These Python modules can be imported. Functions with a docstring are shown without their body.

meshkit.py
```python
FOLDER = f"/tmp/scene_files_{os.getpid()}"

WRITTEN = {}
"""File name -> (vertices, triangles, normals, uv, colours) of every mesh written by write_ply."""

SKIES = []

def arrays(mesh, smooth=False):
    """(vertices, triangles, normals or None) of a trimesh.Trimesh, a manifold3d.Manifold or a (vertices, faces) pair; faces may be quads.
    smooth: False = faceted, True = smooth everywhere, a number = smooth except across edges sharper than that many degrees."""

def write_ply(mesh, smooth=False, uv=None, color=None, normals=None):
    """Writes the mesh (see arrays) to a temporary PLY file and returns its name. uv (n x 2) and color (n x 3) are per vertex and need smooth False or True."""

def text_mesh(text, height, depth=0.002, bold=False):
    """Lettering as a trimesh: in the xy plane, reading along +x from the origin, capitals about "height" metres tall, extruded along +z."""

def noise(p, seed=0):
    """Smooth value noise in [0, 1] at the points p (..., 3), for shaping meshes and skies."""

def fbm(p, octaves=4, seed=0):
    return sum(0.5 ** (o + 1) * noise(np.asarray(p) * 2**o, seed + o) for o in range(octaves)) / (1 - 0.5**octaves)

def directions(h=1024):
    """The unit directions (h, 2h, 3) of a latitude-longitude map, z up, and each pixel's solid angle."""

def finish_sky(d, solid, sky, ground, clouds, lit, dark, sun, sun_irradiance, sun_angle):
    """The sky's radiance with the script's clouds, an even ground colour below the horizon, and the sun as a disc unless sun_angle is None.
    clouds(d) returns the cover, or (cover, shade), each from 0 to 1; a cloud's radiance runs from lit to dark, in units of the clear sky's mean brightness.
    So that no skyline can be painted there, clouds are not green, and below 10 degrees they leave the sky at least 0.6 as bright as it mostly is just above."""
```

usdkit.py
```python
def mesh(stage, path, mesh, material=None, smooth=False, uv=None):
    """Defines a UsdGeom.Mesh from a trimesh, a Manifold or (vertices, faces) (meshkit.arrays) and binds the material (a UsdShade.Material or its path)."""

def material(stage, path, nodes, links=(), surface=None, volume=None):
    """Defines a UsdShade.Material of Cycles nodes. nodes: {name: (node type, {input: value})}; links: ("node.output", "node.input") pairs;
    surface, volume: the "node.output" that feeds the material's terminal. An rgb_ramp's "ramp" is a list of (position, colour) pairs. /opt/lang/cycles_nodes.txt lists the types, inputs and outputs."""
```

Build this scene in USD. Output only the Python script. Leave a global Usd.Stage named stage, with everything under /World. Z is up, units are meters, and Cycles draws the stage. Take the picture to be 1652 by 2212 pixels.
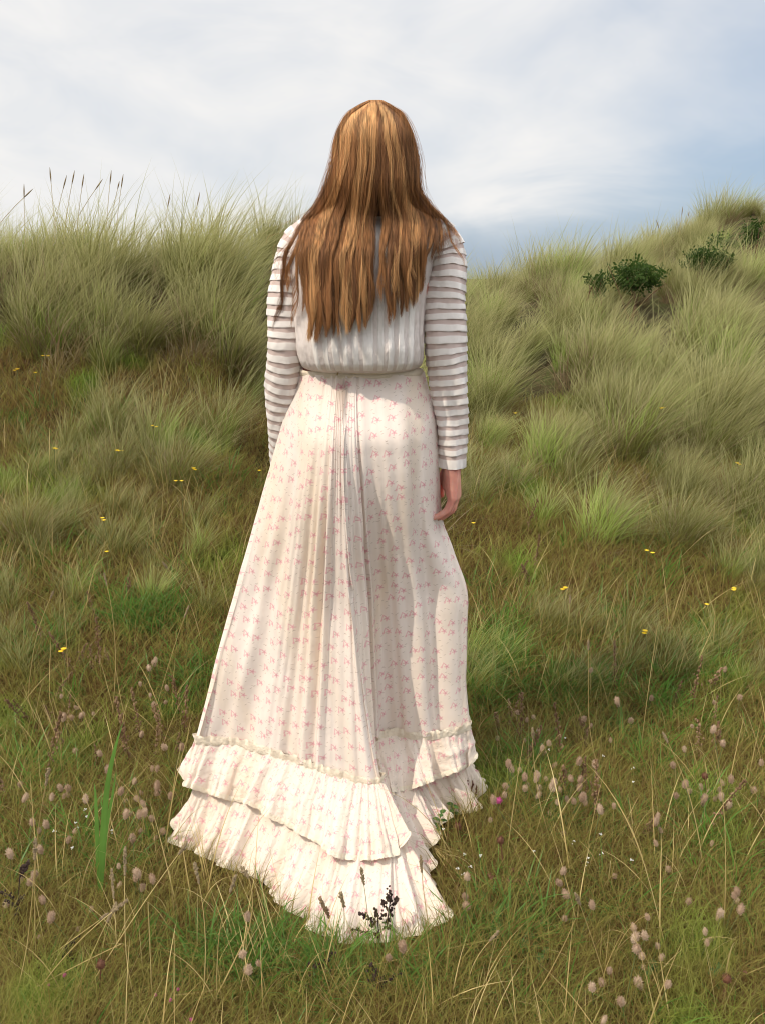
import math, numpy as np, trimesh, manifold3d as m3, usdkit, meshkit
from scipy.interpolate import PchipInterpolator, RegularGridInterpolator
from pxr import Usd, UsdGeom, UsdLux, UsdShade, Gf, Sdf, Vt

stage = Usd.Stage.CreateInMemory()
UsdGeom.SetStageUpAxis(stage, 'Z')
world = UsdGeom.Xform.Define(stage, '/World')
stage.SetDefaultPrim(world.GetPrim())
UsdGeom.Scope.Define(stage, '/World/Looks')
RNG = np.random.default_rng

# ------------------------------------------------------------------ camera
EYE, PITCH = np.array([0.0, 0.0, 1.31]), math.radians(14.2)
FPX, CX, CY = 1995.0, 826.0, 1106.0          # focal length and centre in pixels of a 1652 x 2212 view
cam = UsdGeom.Camera.Define(stage, '/World/camera')
cam.AddTranslateOp().Set(Gf.Vec3d(*EYE)); cam.AddRotateXOp().Set(90 - math.degrees(PITCH))
cam.CreateFocalLengthAttr(30.0); cam.CreateHorizontalApertureAttr(30.0 * 1652 / FPX); cam.CreateVerticalApertureAttr(30.0 * 2212 / FPX)
cam.CreateClippingRangeAttr(Gf.Vec2f(0.05, 10000))
cam.CreateExposureAttr(0.4)
# ------------------------------------------------------------------ sun and sky
TOSUN = np.array([-0.82, -0.57, 0.0]); SUN_EL = math.radians(52)
TOSUN = TOSUN / np.linalg.norm(TOSUN) * math.cos(SUN_EL) + np.array([0, 0, math.sin(SUN_EL)])
sun = UsdLux.DistantLight.Define(stage, '/World/sun')
sun.CreateIntensityAttr(0.68); sun.CreateAngleAttr(0.5); sun.CreateColorAttr(Gf.Vec3f(1.0, 0.90, 0.76))
sun.GetPrim().CreateAttribute('inputs:normalize', Sdf.ValueTypeNames.Bool).Set(True)
zax = Gf.Vec3d(*TOSUN); xax = Gf.Cross(Gf.Vec3d(0, 0, 1), zax).GetNormalized(); yax = Gf.Cross(zax, xax)
sun.AddTransformOp().Set(Gf.Matrix4d(*xax, 0, *yax, 0, *zax, 0, 0, 0, 0, 1))
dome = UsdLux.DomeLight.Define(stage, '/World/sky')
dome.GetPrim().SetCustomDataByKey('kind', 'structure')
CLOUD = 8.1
sky_m = usdkit.material(stage, '/World/Looks/sky_air', {
    'tc': ('texture_coordinate', {}), 'xyz': ('separate_xyz', {}),
    'sky': ('sky_texture', {'sky_type': 'single_scattering', 'sun_disc': False, 'sun_elevation': SUN_EL, 'sun_rotation': math.atan2(TOSUN[0], TOSUN[1]), 'altitude': 20.0, 'air_density': 1.0, 'aerosol_density': 1.5, 'ozone_density': 1.2}),
    'map': ('mapping', {'scale': (1.6, 1.6, 3.6), 'location': (0.35, 0.1, 0.28)}),
    'n1': ('noise_texture', {'scale': 1.2, 'detail': 5.0, 'roughness': 0.45, 'distortion': 0.5}),
    'r1': ('map_range', {'from_min': 0.33, 'from_max': 0.57, 'to_min': 0.34, 'to_max': 1.0, 'range_type': 'smoothstep', 'clamp': True}),
    'map2': ('mapping', {'scale': (3.0, 3.0, 7.0), 'location': (2.3, 1.1, 0.6)}),
    'n2': ('noise_texture', {'scale': 1.7, 'detail': 6.0, 'roughness': 0.55, 'distortion': 0.6}),
    'r2': ('map_range', {'from_min': 0.3, 'from_max': 0.66, 'to_min': 0.70, 'to_max': 1.0, 'clamp': True}),
    'th': ('math', {'math_type': 'multiply_add', 'value2': -0.27, 'value3': -0.018}),          # the cloud sheet's lower edge sinks to the left
    'zz': ('math', {'math_type': 'add'}), 'nw': ('math', {'math_type': 'multiply_add', 'value2': 0.10, 'value3': -0.05}), 'z2': ('math', {'math_type': 'add'}),
    'r3': ('map_range', {'from_min': -0.03, 'from_max': 0.045, 'to_min': 0.08, 'to_max': 1.0, 'range_type': 'smoothstep', 'clamp': True}),
    'mul': ('math', {'math_type': 'multiply'}), 'mul2': ('math', {'math_type': 'multiply'}),
    'mx': ('math', {'math_type': 'multiply', 'value2': 0.95}),
    'gr': ('map_range', {'from_min': 0.22, 'from_max': 0.95, 'to_min': 1.0, 'to_max': 3.0, 'range_type': 'smoothstep', 'clamp': True}),   # overhead cloud, mostly above the frame, brightened as added fill on an overcast pattern
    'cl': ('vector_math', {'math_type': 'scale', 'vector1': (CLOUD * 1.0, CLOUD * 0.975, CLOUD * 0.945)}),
    'hz': ('mix_color', {'fac': 0.65, 'b': (3.3, 4.35, 5.9), 'use_clamp': False}), 'mix': ('mix_color', {'use_clamp': False}),
    'bg': ('background_shader', {'strength': 0.09}),
}, [('tc.generated', 'map.vector'), ('map.vector', 'n1.vector'), ('n1.fac', 'r1.value'), ('tc.generated', 'map2.vector'), ('map2.vector', 'n2.vector'), ('n2.fac', 'r2.value'),
    ('tc.generated', 'xyz.vector'), ('xyz.x', 'th.value1'), ('th.value', 'zz.value1'), ('xyz.z', 'zz.value2'), ('n2.fac', 'nw.value1'), ('nw.value', 'z2.value1'), ('zz.value', 'z2.value2'), ('z2.value', 'r3.value'),
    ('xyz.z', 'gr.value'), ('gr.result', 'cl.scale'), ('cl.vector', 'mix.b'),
    ('r1.result', 'mul.value1'), ('r2.result', 'mul.value2'), ('mul.value', 'mul2.value1'), ('r3.result', 'mul2.value2'), ('mul2.value', 'mx.value1'), ('mx.value', 'mix.fac'), ('sky.color', 'hz.a'), ('hz.result', 'mix.a'), ('mix.result', 'bg.color')], surface='bg.background')
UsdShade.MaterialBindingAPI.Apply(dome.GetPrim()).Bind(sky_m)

# ------------------------------------------------------------------ helpers
SP, CP = math.sin(PITCH), math.cos(PITCH)
def ray(px, py):
    u, v = (np.asarray(px, float) - CX) / FPX, (CY - np.asarray(py, float)) / FPX
    return np.stack(np.broadcast_arrays(u, CP + v * SP, -SP + v * CP), -1)
def P(px, py, y):                        # the point seen at a pixel at distance y
    d = ray(px, py); return EYE + d * (np.asarray(y) / d[..., 1])[..., None]
def G(px, py, z):                        # the point seen at a pixel at height z
    d = ray(px, py); return EYE + d * ((np.asarray(z) - EYE[2]) / d[..., 2])[..., None]
def sstep(a, b, x):
    t = np.clip((x - a) / (b - a), 0, 1); return t * t * (3 - 2 * t)
def fbm2(x, y, f, seed=0, octaves=4):
    x, y = np.broadcast_arrays(np.asarray(x, float), np.asarray(y, float))
    return meshkit.fbm(np.stack([x * f + 31.7, y * f + 17.3, np.zeros_like(x) + 0.37], -1), octaves, seed)
NAMES = {}
def numbered(parent, name):
    k = NAMES.get((parent, name), 0); NAMES[(parent, name)] = k + 1
    return f'{parent}/{name}' + (f'_{k:03d}' if k else '')
def tag(prim, label=None, category=None, group=None, kind=None):
    for k, v in (('label', label), ('category', category), ('group', group), ('kind', kind)):
        if v: prim.SetCustomDataByKey(k, v)
    return prim
def obj(name, mesh, mat, parent='/World', smooth=False, uv=None, label=None):
    path = numbered(str(parent), name)
    if isinstance(mesh, tuple) and len(mesh) == 3: mesh, uv = mesh[:2], mesh[2]
    m = usdkit.mesh(stage, path, mesh, mat, smooth=smooth, uv=uv)
    if label: m.GetPrim().SetCustomDataByKey('label', label)
    return path
def xf(prim, loc, rot=(0, 0, 0), scale=1.0):
    x = UsdGeom.XformCommonAPI(prim)
    x.SetTranslate(Gf.Vec3d(*map(float, loc))); x.SetRotate(Gf.Vec3f(*map(float, rot))); x.SetScale(Gf.Vec3f(*(np.ones(3) * scale).tolist()))
def thing(name, label, category, loc=(0, 0, 0), rot=(0, 0, 0), scale=1.0, group=None):
    path = numbered('/World', name); p = UsdGeom.Xform.Define(stage, path)
    xf(p.GetPrim(), loc, rot, scale); tag(p.GetPrim(), label, category, group)
    return path
def dup(src, loc, rot=(0, 0, 0), scale=1.0, label=None, group=None):
    was = stage.GetPrimAtPath(src).GetCustomData()
    path = thing(src.rsplit('/', 1)[1].rstrip('0123456789').rstrip('_'), label or was['label'], was['category'], loc, rot, scale, group or was.get('group'))
    pr = stage.GetPrimAtPath(path); pr.GetReferences().AddInternalReference(src); pr.SetInstanceable(True)
    return path
def scatter(name, protos, mats, pos, yaw, scale, idx, label, category='grass', tilt=None):
    path = numbered('/World', name); pi = UsdGeom.PointInstancer.Define(stage, path); rel = pi.CreatePrototypesRel()
    for k, (mesh, mat) in enumerate(zip(protos, mats)):
        q = f'{path}/tuft_{k + 1:03d}'; usdkit.mesh(stage, q, mesh[:2], mat, uv=mesh[2]); rel.AddTarget(q)
    n = len(pos); pi.CreateProtoIndicesAttr(Vt.IntArray.FromNumpy(np.asarray(idx, np.int32)))
    pi.CreatePositionsAttr(Vt.Vec3fArray.FromNumpy(np.asarray(pos, np.float32)))
    q = np.zeros((n, 4)); q[:, 0], q[:, 3] = np.cos(yaw / 2), np.sin(yaw / 2)
    pi.CreateOrientationsAttr(Vt.QuathArray([Gf.Quath(float(a), 0, 0, float(b)) for a, b in q[:, [0, 3]]]))
    pi.CreateScalesAttr(Vt.Vec3fArray.FromNumpy(np.asarray(scale, np.float32)))
    tag(pi.GetPrim(), label, category, None, 'stuff')
    return path
def curves(name, pts, widths, mat, parent='/World'):
    """pts (n, k, 3), widths (n, k)"""
    path = numbered(str(parent), name); c = UsdGeom.BasisCurves.Define(stage, path); n, k = pts.shape[:2]
    c.CreateTypeAttr('linear'); c.CreateCurveVertexCountsAttr(Vt.IntArray.FromNumpy(np.full(n, k, np.int32)))
    c.CreatePointsAttr(Vt.Vec3fArray.FromNumpy(pts.reshape(-1, 3).astype(np.float32)))
    c.CreateWidthsAttr(Vt.FloatArray.FromNumpy(widths.reshape(-1).astype(np.float32))); c.SetWidthsInterpolation('vertex')
    UsdShade.MaterialBindingAPI.Apply(c.GetPrim()).Bind(mat)
    return path
def grid_faces(nu, nv, closed=True):
    """(u around, v along) -> quads of a nu x nv vertex grid, index u * nv + v"""
    i, j = np.meshgrid(np.arange(nu if closed else nu - 1), np.arange(nv - 1), indexing='ij')
    a, b = i * nv + j, ((i + 1) % nu) * nv + j
    return np.stack([a, b, b + 1, a + 1], -1).reshape(-1, 4)
def ribbon(path, w, side, taper=None):
    """blades: path (n, k, 3), half-width w (n,), side (n, 3) -> vertices, triangles"""
    n, k = path.shape[:2]; t = np.linspace(0, 1, k)
    prof = (1 - t ** 2.2) * (0.6 + 0.4 * sstep(0, 0.15, t)) if taper is None else taper
    off = side[:, None, :] * (w[:, None] * prof[None])[..., None]
    v = np.stack([path - off, path + off], 2).reshape(n, -1, 3)
    f = []
    for j in range(k - 1):
        a = 2 * j
        f += [[a, a + 1, a + 3], [a, a + 3, a + 2]] if j < k - 2 else [[a, a + 1, a + 3]]
    f = np.array(f)
    tt_ = np.tile(np.repeat(t, 2), n)
    return v.reshape(-1, 3), (f[None] + (np.arange(n) * 2 * k)[:, None, None]).reshape(-1, 3), np.column_stack([tt_ * 0, tt_])
def tube_mesh(p, r, sides=5):
    p = np.asarray(p, float); r = np.broadcast_to(r, (len(p),))
    t = np.gradient(p, axis=0); t /= np.linalg.norm(t, axis=1, keepdims=True) + 1e-12
    a = np.cross(t, [0.31, 0.95, 0.05]); a /= np.linalg.norm(a, axis=1, keepdims=True) + 1e-9; b = np.cross(t, a)
    g = np.arange(sides) * 2 * np.pi / sides
    v = p[None] + r[None, :, None] * (np.cos(g)[:, None, None] * a[None] + np.sin(g)[:, None, None] * b[None])
    return v.reshape(-1, 3), usdtri(grid_faces(sides, len(p)))
def usdtri(q): return np.vstack([q[:, [0, 1, 2]], q[:, [0, 2, 3]]])
def join(parts):
    v, f, n = [], [], 0
    for a, b in parts:
        v.append(np.asarray(a, float)); f.append(np.asarray(b) + n); n += len(a)
    return np.vstack(v), np.vstack(f)
def moved(m, loc=(0, 0, 0), s=1.0, R=None):
    v = np.asarray(m[0]) * s
    if R is not None: v = v @ np.asarray(R).T
    return v + np.asarray(loc), m[1]
def rotz(a): c, s = math.cos(a), math.sin(a); return np.array([[c, -s, 0], [s, c, 0], [0, 0, 1.0]])
def roty(a): c, s = math.cos(a), math.sin(a); return np.array([[c, 0, s], [0, 1, 0], [-s, 0, c.real]])
def rotx(a): c, s = math.cos(a), math.sin(a); return np.array([[1, 0, 0], [0, c, -s], [0, s, c]])

# ------------------------------------------------------------------ materials
def leafmat(name, ramp, rough=0.6, trans=0.3, noise=2.2, vary=0.55, clump=0.0, tip=None, spec=0.3):
    """thin plant matter: a colour per blade, drifting with place, partly translucent"""
    d, l, col = {}, [], 'rp.color'
    if tip:                                    # dry ends
        d = {'st': ('uvmap', {'attribute': 'st'}), 'sx': ('separate_xyz', {}), 'tr': ('map_range', {'from_min': 0.45, 'from_max': 1.0, 'to_max': 0.75, 'clamp': True}), 'tm': ('mix_color', {'b': tip})}
        l = [('st.UV', 'sx.vector'), ('sx.y', 'tr.value'), ('tr.result', 'tm.fac'), ('rp.color', 'tm.a')]; col = 'tm.result'
    return usdkit.material(stage, '/World/Looks/' + name, {**d,
        'g': ('geometry', {}), 'oi': ('object_info', {}),
        'nz': ('noise_texture', {'scale': noise, 'detail': 3.0}),
        'a': ('math', {'math_type': 'multiply_add', 'value2': vary, 'value3': -vary / 2}),
        'b': ('math', {'math_type': 'multiply_add', 'value2': 1.8, 'value3': -0.53}),
        'o': ('math', {'math_type': 'multiply_add', 'value2': clump, 'value3': -clump / 2}), 'c0': ('math', {'math_type': 'add'}), 'c': ('math', {'math_type': 'add', 'use_clamp': True}),
        'rp': ('rgb_ramp', {'ramp': ramp}),
        'p': ('principled_bsdf', {'roughness': rough, 'specular_ior_level': spec}),
        't': ('translucent_bsdf', {}), 'm': ('mix_closure', {'fac': trans}),
    }, l + [('g.position', 'nz.vector'), ('g.random_per_island', 'a.value1'), ('nz.fac', 'b.value1'), ('oi.random', 'o.value1'), ('o.value', 'c0.value1'), ('a.value', 'c0.value2'), ('c0.value', 'c.value1'), ('b.value', 'c.value2'),
        ('c.value', 'rp.fac'), (col, 'p.base_color'), (col, 't.color'), ('p.BSDF', 'm.closure1'), ('t.BSDF', 'm.closure2')], surface='m.closure')
def plain(name, col, rough=0.7, var=0.25, scale=60.0, spec=0.3, trans=0.0, bump=0.0):
    d = {'g': ('texture_coordinate', {}), 'nz': ('noise_texture', {'scale': scale, 'detail': 4.0}),
         'rp': ('rgb_ramp', {'ramp': [(0.25, tuple(c * (1 - var) for c in col)), (0.75, tuple(min(1, c * (1 + var)) for c in col))]}),
         'p': ('principled_bsdf', {'roughness': rough, 'specular_ior_level': spec})}
    l = [('g.object', 'nz.vector'), ('nz.fac', 'rp.fac'), ('rp.color', 'p.base_color')]
    if bump:
        d['bp'] = ('bump', {'strength': bump, 'distance': 0.004}); l += [('nz.fac', 'bp.height'), ('bp.normal', 'p.normal')]
    s = 'p.BSDF'
    if trans:
        d['t'] = ('translucent_bsdf', {}); d['m'] = ('mix_closure', {'fac': trans})
        l += [('rp.color', 't.color'), ('p.BSDF', 'm.closure1'), ('t.BSDF', 'm.closure2')]; s = 'm.closure'
    return usdkit.material(stage, '/World/Looks/' + name, d, l, surface=s)
M_marram = leafmat('marram_blades', [(0, (0.14, 0.14, 0.035)), (0.22, (0.22, 0.30, 0.055)), (0.55, (0.37, 0.46, 0.11)), (0.82, (0.58, 0.57, 0.20)), (1, (0.72, 0.60, 0.28))], 0.5, 0.44, 2.0, 1.1, 0.6, (0.66, 0.62, 0.30))
M_marram_dry = leafmat('dry_marram_blades', [(0, (0.16, 0.11, 0.055)), (0.4, (0.34, 0.26, 0.12)), (0.8, (0.58, 0.47, 0.25)), (1, (0.70, 0.58, 0.34))], 0.6, 0.4, 2.0, 0.8, 0.4, (0.66, 0.56, 0.34))
M_turf = leafmat('turf_blades', [(0, (0.17, 0.10, 0.035)), (0.13, (0.17, 0.20, 0.035)), (0.30, (0.13, 0.27, 0.026)), (0.82, (0.25, 0.40, 0.035)), (1, (0.54, 0.48, 0.13))], 0.55, 0.44, 2.6, 1.0, 0.0, (0.34, 0.38, 0.07))
M_thatch = leafmat('thatch_blades', [(0, (0.10, 0.06, 0.03)), (0.5, (0.22, 0.155, 0.07)), (1, (0.38, 0.29, 0.14))], 0.8, 0.25, 5.0, 0.8)
M_lush = leafmat('lush_blades', [(0, (0.09, 0.18, 0.03)), (0.6, (0.15, 0.30, 0.04)), (1, (0.26, 0.40, 0.07))], 0.45, 0.42, 3.0, 0.7)
M_straw = leafmat('straw_stems', [(0, (0.38, 0.28, 0.11)), (0.5, (0.58, 0.46, 0.21)), (1, (0.72, 0.62, 0.35))], 0.5, 0.15, 4.0)
M_brown = leafmat('brown_seed', [(0, (0.15, 0.09, 0.045)), (0.5, (0.32, 0.21, 0.12)), (1, (0.50, 0.37, 0.24))], 0.8, 0.15, 9.0)
M_dark = plain('dark_seed', (0.030, 0.016, 0.012), 0.7)
M_russet = plain('russet_stem', (0.11, 0.045, 0.025), 0.7)
M_fluff = leafmat('clover_fluff', [(0, (0.40, 0.28, 0.19)), (0.5, (0.58, 0.45, 0.33)), (1, (0.74, 0.64, 0.50))], 0.9, 0.35, 14.0)
M_bush = leafmat('rose_leaves', [(0, (0.035, 0.065, 0.012)), (0.5, (0.075, 0.13, 0.024)), (1, (0.14, 0.21, 0.04))], 0.6, 0.3, 5.0, 0.9, 0.0, None, 0.12)
M_leaf = plain('green_leaf', (0.07, 0.14, 0.035), 0.5, 0.3, 80, 0.35, 0.3)
M_reed = plain('reed_leaf', (0.11, 0.22, 0.04), 0.45, 0.2, 14, 0.3, 0.35)
M_stem = plain('stem_green', (0.10, 0.11, 0.035), 0.6)
M_yellow = plain('yellow_petal', (0.75, 0.52, 0.02), 0.6, 0.15, 200, 0.3, 0.2)
M_pink = plain('pink_petal', (0.40, 0.07, 0.20), 0.7, 0.4, 200, 0.2, 0.2)
M_white = plain('white_petal', (0.7, 0.7, 0.66), 0.7, 0.1, 200, 0.2, 0.2)
M_ear = plain('seed_ear', (0.20, 0.15, 0.085), 0.8, 0.3, 150)
M_ground = usdkit.material(stage, '/World/Looks/sandy_turf', {
    'g': ('geometry', {}), 'n': ('noise_texture', {'scale': 9.0, 'detail': 8.0, 'roughness': 0.65}),
    'r': ('rgb_ramp', {'ramp': [(0.3, (0.028, 0.022, 0.011)), (0.5, (0.055, 0.044, 0.019)), (0.62, (0.055, 0.062, 0.019)), (0.75, (0.11, 0.085, 0.042))]}),
    'b': ('bump', {'strength': 0.8, 'distance': 0.02}), 'p': ('principled_bsdf', {'roughness': 0.95, 'specular_ior_level': 0.1})},
    [('g.position', 'n.vector'), ('n.fac', 'r.fac'), ('r.color', 'p.base_color'), ('n.fac', 'b.height'), ('b.normal', 'p.normal')], surface='p.BSDF')

# ------------------------------------------------------------------ terrain
_yk = np.array([-5, 0, 2.2, 3.0, 4.0, 5.0, 5.4, 5.8, 6.5, 8, 11, 16, 30])
_hl = PchipInterpolator(_yk, [0, 0, 0, .19, .53, 1.05, 1.21, 1.26, 1.10, .6, .3, .2, .1])
_hc = PchipInterpolator([-5, 0, 2.2, 3, 4, 5, 6, 7, 8, 10, 13, 18, 30], [0, 0, 0, .16, .40, .67, .94, 1.13, 1.06, .5, .3, .2, .1])
_hr = PchipInterpolator([-5, 0, 2.2, 3, 4, 5, 6, 7, 8, 9, 10, 13, 20, 30], [0, 0, 0, .14, .38, .65, .96, 1.30, 1.63, 1.88, 1.82, .8, .3, .1])
def height(x, y):
    x, y = np.asarray(x, float), np.asarray(y, float)
    u = x / np.maximum(y, 1.0); yc = np.clip(y, -5, 30)
    wl, wr = 1 - sstep(-0.19, -0.11, u + 0.03 * (fbm2(x, y, 0.8, 3) - .5)), sstep(0.08, 0.42, u)
    h = _hc(yc) * (1 - wl - wr * (1 - wl)) + _hl(yc) * wl + _hr(yc) * wr * (1 - wl)
    h = h + .50 * np.exp(-((u + .10) / .035) ** 2 - ((y - 6.4) / .8) ** 2)
    lump = (fbm2(x, y, 0.9, 5) - 0.5) * 0.38 * sstep(2.6, 4.5, y) * (1 - sstep(12, 25, np.abs(y))) + (fbm2(x, y, 3.0, 6, 3) - 0.5) * 0.05
    return h + lump * (1 - sstep(15, 40, np.hypot(x, y)))
def T(px, py):                           # the ground point seen at a pixel
    d = ray(px, py); t = np.linspace(0.8, 14, 1400); p = EYE + d * t[:, None]
    k = int(np.argmax(p[:, 2] < height(p[:, 0], p[:, 1])))
    return p[k] if k else None
xs = np.concatenate([[-3000, -800, -250, -90, -40, -20], np.arange(-12, 12.01, 0.1), [20, 40, 90, 250, 800, 3000]])
ys = np.concatenate([[-3000, -800, -200, -60, -20, -8, -3, -1], np.arange(0, 16.01, 0.1), [18, 22, 30, 50, 100, 300, 900, 3000]])
X, Y = np.meshgrid(xs, ys, indexing='ij')
gp = obj('ground', (np.stack([X, Y, height(X, Y)], -1).reshape(-1, 3), grid_faces(len(xs), len(ys), False)), M_ground, smooth=True)
tag(stage.GetPrimAtPath(gp), kind='structure')
# ------------------------------------------------------------------ person: materials
def cloth(name, col, see=0.0, trans=0.18, rough=0.85, weave=900.0, wrinkle=28.0, wr_amt=0.5, stretch=(1, 1, 1), tint=None):
    d = {'g': ('geometry', {}), 'uv': ('uvmap', {'attribute': 'st'}), 'mp': ('mapping', {'scale': stretch}),
         'nz': ('noise_texture', {'scale': wrinkle, 'detail': 5.0, 'roughness': 0.6}), 'wv': ('noise_texture', {'scale': weave, 'detail': 1.0}),
         'ad': ('math', {'math_type': 'multiply_add', 'value2': 0.06}),
         'bp': ('bump', {'strength': wr_amt, 'distance': 0.006}),
         'rp': ('rgb_ramp', {'ramp': [(0.3, tuple(c * 0.93 for c in col)), (0.7, col)]}),
         'p': ('principled_bsdf', {'roughness': rough, 'specular_ior_level': 0.2, 'sheen_weight': 0.1}), 't': ('translucent_bsdf', {}), 'm': ('mix_closure', {'fac': trans})}
    l = [('g.position', 'mp.vector'), ('mp.vector', 'nz.vector'), ('g.position', 'wv.vector'), ('wv.fac', 'ad.value1'), ('nz.fac', 'ad.value3'), ('ad.value', 'bp.height'),
         ('bp.normal', 'p.normal'), ('nz.fac', 'rp.fac'), ('rp.color', 'p.base_color'), ('rp.color', 't.color'), ('p.BSDF', 'm.closure1'), ('t.BSDF', 'm.closure2')]
    s = 'm.closure'
    if see:
        d['x'] = ('transparent_bsdf', {}); d['ms'] = ('mix_closure', {'fac': see}); l += [('m.closure', 'ms.closure1'), ('x.BSDF', 'ms.closure2')]; s = 'ms.closure'
    return usdkit.material(stage, '/World/Looks/' + name, d, l, surface=s)
M_sheer = cloth('sheer_cotton', (0.70, 0.565, 0.515), 0.08, 0.2, wr_amt=0.35)
M_tuck = cloth('tucked_cotton', (0.83, 0.78, 0.735), 0.0, 0.15, wr_amt=0.45)
M_blouse = cloth('thin_cotton', (0.77, 0.69, 0.645), 0.06, 0.15, wrinkle=34, wr_amt=0.75)
M_lace = cloth('cream_lace', (0.80, 0.71, 0.57), 0.0, 0.15, wrinkle=120, wr_amt=0.9)

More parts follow.
